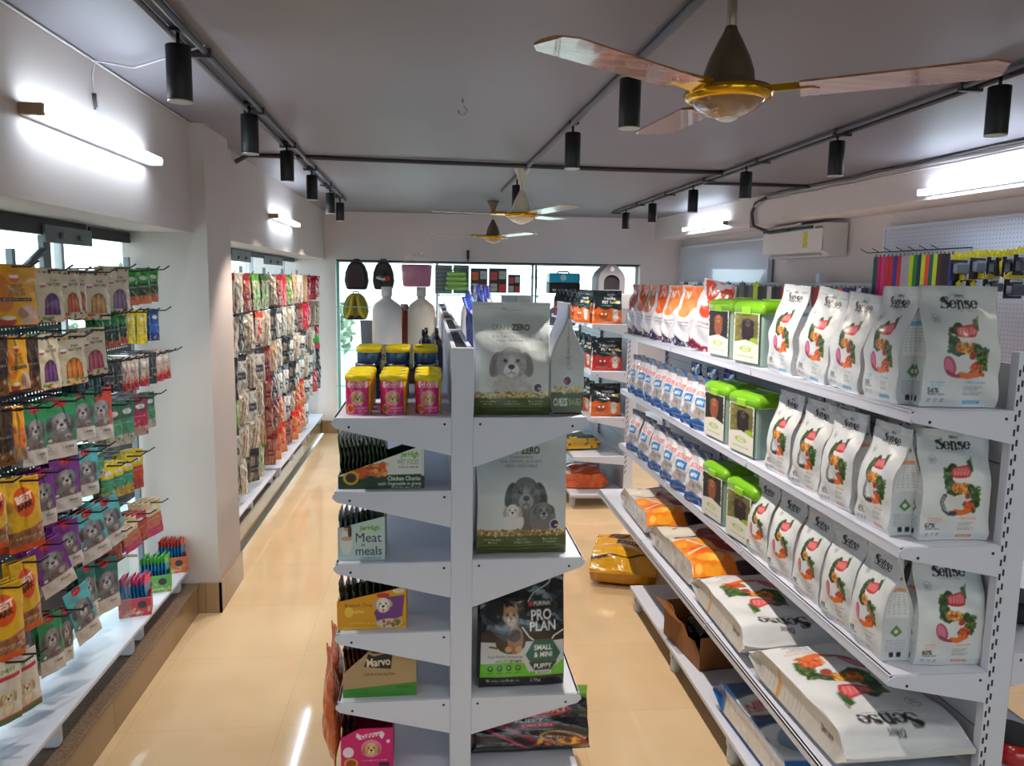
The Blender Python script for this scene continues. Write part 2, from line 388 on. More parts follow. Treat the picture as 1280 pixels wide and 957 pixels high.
w = MB(); w.b2((-2.1, 9.1, 0), (-1.08, 9.35, ZC)); w.b2((2.49, 9.1, 0), (4.0, 9.35, ZC)); w.b2((-1.08, 9.1, 2.02), (2.49, 9.35, ZC)); w.b2((-1.08, 9.1, 0), (2.49, 9.3, .12))
struct(w, 'wall_back', M_wall)
prism_struct([(XB(9.1) + .35, 9.1), (XB(-3.2) + .35, -3.2), (XB(-3.2) + .55, -3.2), (XB(9.1) + .55, 9.1)], 0, ZC, 'wall_right', M_wall)
prism_struct([(XB(9.1), 9.1), (XB(-3.2), -3.2), (XB(-3.2) + .36, -3.2), (XB(9.1) + .36, 9.1)], 2.32, ZC, 'trim_1', M_wall)   # beam over the right wall
struct(MB().b2((-2.1, -3.4, 0), (-.4, -3.2, ZC)).b2((2.8, -3.4, 0), (4.1, -3.2, ZC)).b2((-.4, -3.4, 2.15), (2.8, -3.2, ZC)).b2((-.4, -3.4, 0), (2.8, -3.2, .3)), 'wall_near', M_wall)
fr = MB().b2((-.4, -3.32, .3), (2.8, -3.28, .34)).b2((-.4, -3.32, 2.11), (2.8, -3.28, 2.15)).b2((-.4, -3.32, .3), (-.36, -3.28, 2.15)).b2((2.76, -3.32, .3), (2.8, -3.28, 2.15)).b2((1.18, -3.32, .3), (1.22, -3.28, 2.15)).build('window_4', mat('brushed aluminium', (170, 172, 176))); fr['kind'] = 'structure'  # added window behind the camera, lets in fill light for the fronts
# plinth the left displays stand on: tiled riser, stone top
s_ = MB(); s_.b2((-1.255, -3.2, 0), (-1.24, 4.125, .158)); s_.b2((-1.285, 4.6, 0), (-1.27, 9.09, .158)); struct(s_, 'trim_2', M_skirt)
s_ = MB(); s_.b2((-1.95, -3.2, .15), (-1.232, 4.125, .168), bev=.003); s_.b2((-1.95, 4.6, .15), (-1.262, 9.09, .168), bev=.003); struct(s_, 'trim_3', M_granite)
s_ = MB(); s_.b2((-1.238, 4.118, 0), (-1.118, 4.13, .168)); s_.b2((-1.13, 4.118, 0), (-1.118, 4.61, .168)); struct(s_, 'baseboard_left', M_skirt)
s_ = MB(); s_.b2((-1.27, 9.085, 0), (-1.06, 9.1, .15)); s_.b2((-1.08, 9.085, 0), (2.9, 9.1, .118)); struct(s_, 'baseboard_back', M_skirt)
# windows: frame bars and panes
def glass_mat():
    m = bpy.data.materials.new('window glass'); m.use_nodes = True; nt = m.node_tree; nt.nodes.remove(nt.nodes['Principled BSDF'])
    t = nt.nodes.new('ShaderNodeBsdfTransparent'); t.inputs[0].default_value = (.93, .98, .97, 1); g = nt.nodes.new('ShaderNodeBsdfGlossy'); g.inputs['Roughness'].default_value = .02
    mx = nt.nodes.new('ShaderNodeMixShader'); mx.inputs[0].default_value = .06
    nt.links.new(t.outputs[0], mx.inputs[1]); nt.links.new(g.outputs[0], mx.inputs[2]); nt.links.new(mx.outputs[0], nt.nodes['Material Output'].inputs[0]); return m
M_glass = glass_mat()
M_gedge = mat('green glass edge', (120, 205, 190), .15, noise=0)
MB().b2((-.38, -3.302, .32), (2.78, -3.298, 2.13)).build('pane', M_glass, bpy.data.objects['window_4'])
n_ = 0
for (y0, y1, bars) in ((1.6, 4.13, (2.7, 3.42)), (4.6, 9.09, (5.7, 6.9, 8.35))):
    n_ += 1
    f = MB(); f.b2((-1.55, y0, .168), (-1.51, y1, .2)); f.b2((-1.55, y0, 1.985), (-1.51, y1, 2.019))
    for b in bars: f.b2((-1.545, b - .012, .2), (-1.515, b + .012, 1.985))
    fr = f.build('window_%d' % n_, M_alu); fr['kind'] = 'structure'
    MB().b2((-1.533, y0, .2), (-1.527, y1, 1.985)).build('pane', M_glass, fr)
f = MB(); f.b2((-1.08, 9.2, .12), (2.49, 9.24, .17)); f.b2((-1.08, 9.2, 1.99), (2.49, 9.24, 2.02)); f.b2((-1.08, 9.2, .12), (-1.05, 9.24, 2.02)); f.b2((2.46, 9.2, .12), (2.49, 9.24, 2.02))
for x in (.08, 1.21): f.b2((x - .012, 9.2, .15), (x + .012, 9.24, 2.0))
fr = f.build('window_3', M_alu); fr['kind'] = 'structure'; MB().b2((-1.07, 9.215, .15), (2.48, 9.221, 2.0)).build('pane', M_glass, fr)
struct(MB().b2((-1.075, 9.12, 2.0), (2.485, 9.16, 2.018)), 'trim_4', M_black)

# gondola-level light: tracks and conduits
def conduit(pts, r, m, label, k, name='ceiling_conduit'):
    o = MB().tube(pts, r, 8).build(name, m); return tag(o, label, 'conduit', None)
M_cond = mat('grey painted conduit', (96, 92, 98), .5)
M_cond2 = mat('dark painted conduit', (58, 54, 60), .5)
def track(x0, y0, x1, y1, label):
    t = thing('lighting_track', label, 'lighting track', (x0, y0, ZC))
    d = Vector((x1 - x0, y1 - y0, 0)); n = Vector((-d.y, d.x, 0)).normalized() * .028; L = d.length
    for s in (-1, 1): MB().tube([n * s + Vector((0, 0, -.016)), d + n * s + Vector((0, 0, -.016))], .011, 8).build('conduit_pipe', M_cond2 if s < 0 else M_cond, t)
    k = 0
    while k * .9 < L:
        p = d.normalized() * (k * .9 + .3); MB().box(p + Vector((0, 0, -.02)), (.09, .02, .03), rot=Matrix.Rotation(math.atan2(n.y, n.x), 3, 'Z')).build('saddle_clip', M_cond2, t); k += 1
    return t
track(-.70, -2.9, -.84, 7.7, 'twin ceiling conduit carrying the left row of black spotlights')
track(2.03, -2.9, 1.97, 8.3, 'twin ceiling conduit carrying the right row of black spotlights')
conduit([(.80, -2.9, ZC - .014), (.70, 2.6, ZC - .014), (.63, 5.2, ZC - .014), (.60, 6.6, ZC - .014)], .014, M_cond, 'single grey conduit running along the ceiling above the middle gondola', 0)
conduit([(-1.19, 5.02, ZC - .06), (-1.12, 5.05, ZC - .013), (.4, 5.1, ZC - .018), (1.2, 5.18, ZC - .013), (2.0, 5.15, ZC - .016)], .014, M_cond2, 'dark conduit crossing the ceiling from left beam to right track', 0)
conduit([(2.03, 5.72, ZC - .013), (2.87, 5.74, ZC - .013)], .012, M_cond2, 'short dark conduit from right track to the right beam', 0)
# bundle of white cables along the top of the right beam, then down to the air conditioner
M_cab = mat('white cable', (190, 184, 186), .5); M_cabg = mat('grey cable', (70, 66, 68), .5)
def cable(pts, r, m, label): return tag(MB().tube(pts, r, 6).build('cable', m), label, 'cable', None)
def wob(p0, p1, n, a, seed):
    R = random.Random(seed); p0 = Vector(p0); p1 = Vector(p1)
    return [p0.lerp(p1, i / n) + Vector((R.uniform(-a, a) * .3, 0, R.uniform(-a, a))) for i in range(n + 1)]
def bx(y, off): return XB(y) - off
for k, (dz, m, lab) in enumerate(((-.02, M_cab, 'upper white cable along the top of the right beam'), (-.045, M_cab, 'lower white cable along the top of the right beam'), (-.005, M_cabg, 'dark cable tucked into the corner above the right beam'))):
    cable(wob((bx(1.0, .012 + .006 * k), 1.0, ZC + dz - .008), (bx(6.4, .012 + .006 * k), 6.4, ZC + dz - .008), 22, .006, k), .008, m, lab)
y_ = 6.5
cable([(bx(6.4, .02), 6.4, ZC - .03), (bx(6.55, .025), 6.58, ZC - .06), (bx(6.6, .03), 6.62, 2.42), (bx(6.6, .02), 6.6, 2.31), (bx(6.4, -.03), 6.4, 2.24), (bx(6.2, -.06), 6.15, 2.25)], .014, M_cabg, 'thick grey cable dropping from the beam to the air conditioner')
cable([(bx(6.45, .02), 6.45, ZC - .04), (bx(6.6, .03), 6.66, 2.45), (bx(6.6, .02), 6.66, 2.3), (bx(6.4, -.04), 6.45, 2.27), (bx(6.1, -.06), 5.95, 2.285)], .010, M_cab, 'white pipe dropping from the beam to the air conditioner')
cable([(-1.19, 1.6, ZC - .006), (-1.188, 4.1, ZC - .006)], .005, M_cab, 'thin white cable along the corner above the left beam')

# spotlights
def make_spot():
    t = thing('spotlight', '', 'spotlight')
    MB().lathe([(.036, -.162), (.0375, -.160), (.0375, 0), (.034, .002)], (0, 0, 0), 28).build('lamp_body', M_black, t)
    MB().lathe([(.0368, -.166), (.0372, -.164), (.0372, -.1625), (.029, -.1615), (.029, -.166)], (0, 0, 0), 28).build('trim_ring', mat('brushed ring', (190, 190, 188), .3, metal=.7), t)
    MB().lathe([(.0, -.164), (.028, -.164), (.028, -.163)], (0, 0, 0), 20).build('lens', mat('lamp lens', (230, 225, 205), .3, emit=.6), t)
    MB().tube([(0, 0, 0), (0, 0, .04)], .006).build('stem', M_black, t); MB().box((0, 0, .045), (.05, .05, .012), bev=.004).build('mount_plate', M_black, t)
    return t
sp0 = make_spot(); used = False
LSY = [1.35, 2.588, 3.597, 4.564, 5.582, 6.689, 7.5]; RSY = [1.4, 2.632, 3.72, 4.812, 5.79, 6.851, 7.779]; MSY = [.3, 1.0, 2.744, 3.746, 5.809]
SPOTS = []
for (rows, xf, nm) in ((LSY, lambda y: -.70 - .0134 * (y + 2.9) + .065, 'left'), (MSY, lambda y: .795 - .0182 * (y + 2.9), 'middle'), (RSY, lambda y: 2.02 - .0054 * (y + 2.9), 'right')):
    for i, y in enumerate(rows):
        o = dup(sp0) if used else sp0; used = True
        x = xf(y) - (.065 if nm == 'left' else 0)
        o.location = (x, y, 2.502); o['label'] = 'black cylinder spotlight, %s from the near end of the %s ceiling row' % (ORD[i], nm); o['group'] = 'spotlights of the %s row' % nm
        SPOTS.append((nm, x, y))
# tube lights
M_tube = mat('lit tube', (222, 240, 255), .3, noise=0, emit=TUBE_E)
def tube_light(x, y0, y1, z, sgn, label):
    t = thing('tube_light', label, 'tube light', (x, (y0 + y1) / 2, z), 0, 'wall tube lights'); L = y1 - y0
    MB().b2((-.012, -L / 2, -.018), (.010, L / 2, .018), bev=.004).build('batten', M_white, t)
    MB().tube([(sgn * .045, -L / 2 + .012, 0), (sgn * .045, L / 2 - .012, 0)], .017, 12).build('lamp_tube', M_tube, t)
    for s in (-1, 1): MB().b2((-.012, s * L / 2 - .008, -.018), (sgn * .058, s * L / 2 + .010, .018), bev=.004).build('end_cap', mat('tube end cap', (150, 120, 90), .5) if (s < 0) else M_white, t)
    return t
tube_light(-1.185, 2.48, 3.5, 2.28, 1, 'lit white tube light on the left beam nearest the viewer')
tube_light(-1.185, 6.03, 7.0, 2.257, 1, 'lit white tube light on the far left beam')
tR = tube_light(0, 3.45, 4.45, 2.36, -1, 'lit white tube light on the right beam at the frame edge'); tR.location.x = XB(3.95) - .015; tR.rotation_euler.z = .065
tube_light(-1.185, -1.9, -.9, 2.28, 1, 'added fill tube light on the left beam behind the viewer')  # unseen tube, added for front fill
tR = tube_light(0, -1.2, -.2, 2.36, -1, 'added fill tube light on the right beam behind the viewer'); tR.location.x = XB(-.7) - .015; tR.rotation_euler.z = .065  # second added tube out of view, fills from behind the camera
tR = tube_light(0, 7.1, 8.1, 2.37, -1, 'lit white tube light on the far right beam'); tR.location.x = XB(7.6) - .015; tR.rotation_euler.z = .065
cable([at(318, 165, X=-1.17), at(315, 165, X=-1.17)], .003, M_cab, 'x') if False else None
c_ = [(-1.165, 3.0, 2.30), (-1.18, 3.0, 2.36), (-1.19, 2.99, 2.50), (-1.17, 2.97, 2.545), (-1.05, 3.0, 2.535), (-.85, 2.8, 2.53), (-.73, 2.72, 2.545)]
cable(c_, .004, M_cab, 'thin white cable looping from left track to the near tube light')
cable([(-1.186, 3.0, 2.385), (-1.189, 2.995, 2.44)], .008, M_cabg, 'black cable joint above the near left tube light')
# lamps: the middle spots light the right aisle; the others glow weakly
for nm, x, y in SPOTS:
    e = SPOT_W * {'middle': .8, 'left': .62, 'right': .5}[nm]
    if y > 4.5: e *= 1.7
    if y < 2: e *= .35
    if nm == 'middle' and 2 < y < 4: e *= 1.5
    lamp('SPOT', 'spot_beam', (x, y, 2.33), e * 4, (1, .88, .76), (0.02, 0.02, -1), spot_size=1.45 if nm == 'left' and y < 5.2 else 2.0, spot_blend=.5, shadow_soft_size=.02)

# ceiling hooks
def hook(x, y, label):
    o = MB().tube([(x, y, ZC + .002), (x, y, ZC - .03)], .004, 6).tube([(x, y, ZC - .03)] + [(x + .018 * math.sin(a) , y, ZC - .05 + .018 * math.cos(a)) for a in [i * .45 for i in range(1, 12)]], .004, 6).build('ceiling_hook', M_alu); tag(o, label, 'hook')
hook(.135, 3.40, 'bare metal fan hook in the ceiling left of the near fan'); hook(.95, 7.42, 'bare metal fan hook in the ceiling near the far fans')

# ceiling fans
M_bronze = mat('bronze fan housing', (112, 98, 78), .3, metal=.55); M_gold = mat('polished gold ring', (214, 160, 30), .16, metal=.9, noise=.1)
M_blade = None
def blade_mat(name, c1, c2):
    m = bpy.data.materials.new(name); m.use_nodes = True; nt = m.node_tree; b = nt.nodes['Principled BSDF']
    tc = nt.nodes.new('ShaderNodeTexCoord'); mp = nt.nodes.new('ShaderNodeMapping'); mp.inputs['Scale'].default_value = (18, .6, 1); n = nt.nodes.new('ShaderNodeTexNoise'); n.inputs['Scale'].default_value = 1.5; n.inputs['Detail'].default_value = 3
    r = nt.nodes.new('ShaderNodeValToRGB'); r.color_ramp.elements[0].color = (*lin(c1), 1); r.color_ramp.elements[1].color = (*lin(c2), 1); r.color_ramp.elements[0].position = .4; r.color_ramp.elements[1].position = .6
    nt.links.new(tc.outputs['Object'], mp.inputs[0]); nt.links.new(mp.outputs[0], n.inputs['Vector']); nt.links.new(n.outputs['Fac'], r.inputs['Fac']); nt.links.new(r.outputs['Color'], b.inputs['Base Color'])
    b.inputs['Roughness'].default_value = .2; b.inputs['Coat Weight'].default_value = .6; return m
M_blade = blade_mat('wood grain blade', (150, 92, 62), (176, 126, 92)); M_bladew = blade_mat('pale blade', (205, 170, 135), (225, 205, 180))
M_domeg = mat('amber dome', (150, 112, 78), .12, noise=.15, scale=20, coat=.8); M_cream = mat('cream fan housing', (214, 205, 182), .3, coat=.4)
def fan(x, y, zb, ang, label, mh, mb_, md, rodm, full=True):
    t = thing('ceiling_fan', label, 'ceiling fan', (x, y, zb), ang, 'three-bladed ceiling fans')
    top = ZC - zb
    MB().tube([(0, 0, .1), (0, 0, top - .02)], .0125, 12).build('down_rod', rodm, t)
    ch = .10 if full else .035
    MB().lathe([(.014, top - ch), (.022, top - ch * .9), (.035, top - ch * .5), (.055, top - ch * .12), (.056, top - .001)], n=24).build('ceiling_canopy', mh, t)
    MB().lathe([(.103, .0), (.104, .01), (.066, .018), (.0635, .03), (.062, .05), (.050, .085), (.033, .12), (.018, .148), (.014, .16)], n=36).build('motor_housing', mh, t)
    MB().lathe([(.088, -.022), (.104, -.016), (.110, -.004), (.106, .006), (.09, .008), (.088, -.010)], n=40).build('gold_ring', M_gold, t)
    MB().lathe([(.0, -.062), (.02, -.061), (.05, -.052), (.075, -.037), (.095, -.016), (.092, -.008)], n=36).build('motor_dome', md, t)
    MB().lathe([(.0, -.067), (.016, -.066), (.026, -.061), (.026, -.057)], n=20).build('centre_cap', mat('pale cap', (232, 225, 225), .3), t)
    for k in range(3):
        a = 2 * PI * k / 3; R = Matrix.Rotation(a, 3, 'Z'); tw = Matrix.Rotation(math.radians(-3), 3, 'X')
        m = MB(); n = 14; vs = []; r0_, r1_ = .17, .60
        for i in range(n + 1):
            q = i / n; r = r0_ + (r1_ - r0_) * q; wd = (.060 + .010 * q) if q < .93 else .070 - .018 * ((q - .93) / .07) ** 2
            wl = .060 + .010 * q - (.03 * ((q - .93) / .07) if q > .93 else 0)
            for yy, th in ((-wl, .002), (-wl * .4, .006), (wd * .5, .005), (wd, .001)):
                p = tw @ Vector((0, yy, th)); p2 = tw @ Vector((0, yy, -.003)); vs += [R @ Vector((r, p.y, p.z + .012 * q)), R @ Vector((r, p2.y, p2.z + .012 * q))]
        fs = []
        for i in range(n):
            for j in range(3):
                b0 = i * 8 + 2 * j; fs += [(b0, b0 + 8, b0 + 10, b0 + 2), (b0 + 1, b0 + 3, b0 + 11, b0 + 9)]
            fs += [(i * 8, i * 8 + 1, i * 8 + 9, i * 8 + 8), (i * 8 + 6, i * 8 + 14, i * 8 + 15, i * 8 + 7)]
        fs += [(0, 2, 3, 1), (2, 4, 5, 3), (4, 6, 7, 5)]; e = n * 8; fs += [(e, e + 1, e + 3, e + 2), (e + 2, e + 3, e + 5, e + 4), (e + 4, e + 5, e + 7, e + 6)]
        m.add(vs, fs); bl = m.build('blade', mb_, t)
        g = MB(); pts = [(.095, -.028, -.004), (.20, -.018, .0), (.215, 0, .0), (.20, .018, .006), (.095, .028, .004)]
        g.add([R @ Vector((p[0], p[1], p[2] - .004)) for p in pts] + [R @ Vector((p[0], p[1], p[2] + .012)) for p in pts], [(4, 3, 2, 1, 0), (5, 6, 7, 8, 9)] + [(i, (i + 1) % 5, 5 + (i + 1) % 5, 5 + i) for i in range(5)])
        g.build('blade_bracket', M_gold, bl)
    return t
fan(.743, 1.95, 2.275, math.radians(92), 'large bronze ceiling fan with wood grain blades and gold ring, nearest', M_bronze, M_blade, M_domeg, mat('satin rod', (176, 158, 150), .35, metal=.4), False)
fan(.612, 5.3, 2.25, math.radians(54), 'cream ceiling fan with white rod and gold trimmed hub, middle', M_cream, M_bladew, M_cream, M_cream)
fan(.60, 7.55, 2.225, math.radians(62), 'farthest ceiling fan with brass canopy and bronze housing', M_bronze, M_bladew, mat('rosy dome', (196, 150, 120), .2), M_cream)
# ------------------------------------------------------------------ shelving
M_slot = mat('dark punched slot', (40, 42, 50), .6, noise=0)
def upright_mb(x0, x1, y, h, face=-1, slots=True, wd=.03):
    m = MB().b2((x0, y, 0), (x1, y + wd, h), bev=.002)
    if slots:
        z = .3
        while z < h - .04:
            for k, xx in enumerate((x0 + .006, x0 + .016)): m.box((xx, y - .0006, z + .012 * k), (.005, .0014, .018), 1)
            z += .04
    return m
def shelf_part(t, xs, xf, y0, y1, z, rd, name='shelf', tip=.035, brk_near=True, brk=True, holes=True):
    """a shelf plate from the spine xs to its front xf, with tapered side brackets as its own children"""
    s = 1 if xf > xs else -1
    m = MB().b2((min(xs, xf), y0 + .004, z - .012), (max(xs, xf), y1 - .004, z), bev=.002)
    m.b2((min(xf, xf - s * .012), y0 + .004, z - .034), (max(xf, xf - s * .012), y1 - .004, z), bev=.003)
    sh = m.build(name, M_white, t)
    if brk:
        for yb in (y0, y1 - .006):
            poly = [(xs, z - .001), (xf - s * .014, z - .001), (xf + s * .004, z - .010), (xf + s * .006, z - .6 * tip), (xf - s * .008, z - tip), (xs, z - rd)]
            if s < 0: poly = poly[::-1]
            b = MB().prism(poly, yb - .003, yb + .0, 'xz')
            if holes:
                for xx, zz in ((xf - s * .05, z - .030), (xs + s * .022, z - .022)): b.tube([(xx, yb - .0036, zz), (xx, yb - .0028, zz)], .0045, 10, 1)
            b.build('bracket', [M_white, M_slot], sh)
    return sh
# double sided gondola in the middle
G0, G1 = .069, .142
t = thing('gondola_shelving', 'white double-sided gondola shelving in the middle of the shop', 'shelving', (0, 0, 0))
MB().b2((G0, 2.50, 0), (G1, 2.535, 1.583), bev=.002).build('end_post', M_white, t)
m = MB().b2((G0 + .002, 2.535, .02), (G0 + .017, 7.65, 1.578)).b2((G1 - .017, 2.535, .02), (G1 - .002, 7.65, 1.578))
for y in (3.53, 4.56, 5.59, 6.62): m.b2((G0 + .001, y - .003, .02), (G0 + .0025, y + .003, 1.57), 1)
m.build('back_panel', [M_white, M_grey], t)
MB().b2((G0 + .017, 2.535, 1.0), (G1 - .017, 7.65, 1.570)).build('spine_filler', M_dark, t)
for i in range(5):
    y0 = 2.5 + i * 1.03; y1 = y0 + 1.03
    if i: MB().b2((G0 - .001, y0 - .02, 0), (G1 + .001, y0 + .02, 1.58), bev=.002).build('upright', M_white, t)
    for z in (1.355, 1.11, .865, .62, .375): shelf_part(t, G0, -.312, y0, y1, z, .127, brk=(i == 0 or z > 1.3))
    for z in (1.355, .87, .375): shelf_part(t, G1, .522, y0, y1, z, .168 if z > .5 else .135, brk=(i < 2))
    MB().b2((-.312, y0, .02), (.522, y1, .10), bev=.004).build('base_deck', M_white, t)
# right double sided unit, and the unit beyond it
def right_unit(y0, n, label, L=1.027, back=True):
    t = thing('gondola_shelving', label, 'shelving', (0, 0, 0)); y1 = y0 + n * L
    MB().b2((1.560, y0 + .03, .06), (1.572, y1, 1.60)).build('back_panel', mat('back panel', (196, 198, 206), .4, noise=.02), t)
    m = MB()
    for zz in (.55, 1.0, 1.32): m.b2((1.5585, y0 + .03, zz), (1.5600, y1, zz + .004))
    m.build('panel_seam', M_grey, t)
    for i in range(n + 1):
        upright_mb(1.54, 1.612, y0 + i * L - (0 if i == 0 else .015), 1.635).build('upright', [M_white, M_slot], t)
    for i in range(n):
        a = y0 + i * L; b = a + L
        for z in (1.48, 1.11, .745): shelf_part(t, 1.54, 1.252, a, b, z, .09, tip=.032)
        shelf_part(t, 1.54, 1.118, a, b, .43, .07, tip=.03, holes=False)
        if back and i == 0:
            for z in (1.2, .80, .37): shelf_part(t, 1.612, 1.98, a, b, z, .1)
    return t, y1
t, _ = right_unit(1.87, 3, 'white gondola shelving along the right aisle full of white bags')
def base_shelf(t, y0, y1, xf, xb, z, fy):
    d = MB().b2((min(xf, xb), y0, z - .022), (max(xf, xb), y1, z), bev=.004).build('base_deck', M_white, t)
    s = 1 if xf < xb else -1
    for y in fy: MB().lathe([(.02, 0), (.024, .006), (.024, z - .022)], (xf + s * .035, y, 0), 14).b2((xf + s * .03 - .02, y - .015, z - .06), (xf + s * .25 + .02, y + .015, z - .023)).build('foot', M_white, t)
base_shelf(t, 1.87, 4.04, 1.112, 1.56, .125, (2.0, 2.62, 3.32, 3.98))
t2, _ = right_unit(5.9, 2, 'white gondola shelving at the far end of the right aisle', back=False)
base_shelf(t2, 5.9, 7.9, 1.112, 1.56, .125, (6.0, 7.0, 7.8))
MB().b2((1.118, 5.905, .128), (1.24, 5.97, .17), bev=.004) if False else None
# left wall displays
def perf_mat(name, rgb, dot, sc=55, th=.30):
    m = bpy.data.materials.new(name); m.use_nodes = True; nt = m.node_tree; b = nt.nodes['Principled BSDF']
    tc = nt.nodes.new('ShaderNodeTexCoord'); sp = nt.nodes.new('ShaderNodeSeparateXYZ'); nt.links.new(tc.outputs['Object'], sp.inputs[0])
    def mth(op, a, bv=None):
        n = nt.nodes.new('ShaderNodeMath'); n.operation = op
        (nt.links.new(a, n.inputs[0]) if not isinstance(a, (int, float)) else setattr(n.inputs[0], 'default_value', a))
        if bv is not None: (nt.links.new(bv, n.inputs[1]) if not isinstance(bv, (int, float)) else setattr(n.inputs[1], 'default_value', bv))
        return n.outputs[0]
    a = mth('SUBTRACT', mth('FRACT', mth('MULTIPLY', sp.outputs['Y'], sc)), .5); c = mth('SUBTRACT', mth('FRACT', mth('MULTIPLY', sp.outputs['Z'], sc)), .5)
    r = mth('SQRT', mth('ADD', mth('MULTIPLY', a, a), mth('MULTIPLY', c, c))); k = mth('LESS_THAN', r, th)
    mx = nt.nodes.new('ShaderNodeMixRGB'); mx.inputs[1].default_value = (*lin(rgb), 1); mx.inputs[2].default_value = (*lin(dot), 1); nt.links.new(k, mx.inputs[0]); nt.links.new(mx.outputs[0], b.inputs['Base Color'])
    b.inputs['Roughness'].default_value = .4; return m, k
M_perf, k_ = perf_mat('perforated grey steel', (62, 70, 84), (62, 70, 84), 40, .22)
nt = M_perf.node_tree   # the holes are open
inv = nt.nodes.new('ShaderNodeMath'); inv.operation = 'SUBTRACT'; inv.inputs[0].default_value = 1; nt.links.new(k_, inv.inputs[1]); nt.links.new(inv.outputs[0], nt.nodes['Principled BSDF'].inputs['Alpha'])
M_perfw, _ = perf_mat('white pegboard', (206, 210, 226), (150, 154, 172), 40, .16)
M_wire = mat('dark wire', (60, 58, 60), .4, metal=.6)
BX = -1.475
def board(label, y0, y1, hooks, strips):
    t = thing('pegboard_rack', label, 'display rack', (BX, (y0 + y1) / 2, .17)); dy = (y0 + y1) / 2
    for z0, z1, a, b in strips: MB().b2((-.012, a - dy, z0 - .17), (.0, b - dy, z1 - .17)).build('perforated_panel', M_perf, t)
    k = 0; y = y0
    while y <= y1 + .01: MB().b2((-.035, y - dy - .012, 0), (-.013, y - dy + .012, 1.72)).build('rail_post', M_grey, t); y += (y1 - y0) / max(1, round((y1 - y0) / .9))
    for (y, z, L) in hooks[:98]:
        MB().tube([(0, y - dy, z - .17), (L * .9, y - dy, z - .17 + .006), (L, y - dy, z - .17 + .024)], .0034, 6).build('wire_hook', M_wire, t)
    return t
def left_base(label, y0, y1, xf, z, fy):
    t = thing('base_shelf', label, 'shelf', (xf, (y0 + y1) / 2, .168)); dy = (y0 + y1) / 2
    MB().b2((-1.5 - xf, y0 - dy, z - .168 - .018), (0, y1 - dy, z - .168), bev=.004).build('deck', M_white, t)
    for y in fy: MB().box((-.05, y - dy, (z - .186) / 2 + .0 ), (.075, .045, z - .188), bev=.012).build('foot', M_white, t)
left_base('near white base shelf under the hanging treats, left wall', .4, 3.40, -1.268, .27, (1.0, 1.9, 2.66, 3.33))
left_base('white base shelf holding stick boxes beside the pillar', 3.405, 4.09, -1.278, .255, (3.47, 4.0))
left_base('long white base shelf just past the pillar', 4.65, 6.3, -1.245, .25, (4.9, 5.5, 6.2))
left_base('white base shelf with red packs, far left bay', 6.305, 7.9, -1.215, .27, (6.4, 7.0, 7.7))
left_base('last white base shelf before the back wall', 7.905, 9.0, -1.225, .25, (8.0, 8.8))
# roller shutter box, plates and bracket over the left windows
M_plate = mat('grey painted plate', (96, 102, 106), .45)
def plate(u0, v0, u1, v1, label):
    a = at(u0, v0, X=-1.50); b = at(u1, v1, X=-1.50); m = MB().b2((-1.499, a.y, b.z), (-1.488, b.y, a.z))
    for q in (.3, .7): m.lathe([(.012, 0), (.012, .012), (.0, .013)], (-1.488, a.y + (b.y - a.y) * q, b.z + .03), 10, 0, 'x')
    tag(m.build('shutter_bracket_plate', M_plate), label, 'bracket plate', 'shutter plates over the left windows')
plate(52, 280, 112, 308, 'grey steel plate with two bolts over the near left window')
plate(288, 311, 312, 328, 'grey steel plate over the far left window, beside the pillar'); plate(329, 319, 352, 332, 'grey steel plate over the far left window, second past pillar')
tag(MB().b2((-1.53, 1.2, 1.955), (-1.50, 3.62, 2.018)).build('shutter_box', M_black), 'black shutter housing over the near left window', 'shutter box')
tag(MB().b2((-1.53, 3.66, 1.962), (-1.50, 4.12, 2.012)).build('shutter_box', M_black), 'short black shutter housing beside the left pillar', 'shutter box')
tag(MB().b2((-1.53, 4.62, 1.975), (-1.50, 8.9, 2.018)).build('shutter_box', M_black), 'black shutter housing over the far left window', 'shutter box')
tag(MB().b2((-1.545, 3.28, 1.80), (-1.525, 3.34, 1.955)).tube([(-1.535, 3.1, 1.80), (-1.535, 3.3, 1.9)], .014).build('hinged_arm', M_plate), 'grey hinged arm hanging by the near left window', 'hinge arm')

# right wall: air conditioner, panels, pegboard
def wall_pt(y, off=0): return XB(y) + .35 - off
t = thing('air_conditioner', 'white split air conditioner high on the right wall', 'air conditioner', (wall_pt(6.25, .012), 6.25, 2.03), math.atan(.065))
m = MB().prism([(-.0, .0), (-.14, .0), (-.195, .04), (-.205, .20), (-.19, .255), (-.0, .26)], -.48, .48, 'xz'); m.build('body', mat('ac plastic', (222, 216, 214), .3, noise=0), t)
MB().b2((-.2095, -.47, .045), (-.205, .47, .215), bev=.002).build('front_panel', mat('ac front', (228, 224, 222), .25, noise=0), t)
MB().b2((-.208, -.32, .222), (-.200, .48, .244)).build('top_grille', mat('teal vent strip', (30, 74, 88), .3), t)
MB().b2((-.2115, -.26, .07), (-.2094, -.20, .2)).build('energy_label', mat('yellow energy label', (206, 200, 40), .4, noise=.3, scale=60), t)
MB().b2((-.2065, -.45, .216), (-.200, -.36, .235)).build('badge', M_grey, t)
MB().b2((-.19, -.40, .008), (-.13, .40, .016)).build('louvre', mat('louvre', (190, 186, 186), .4), t)
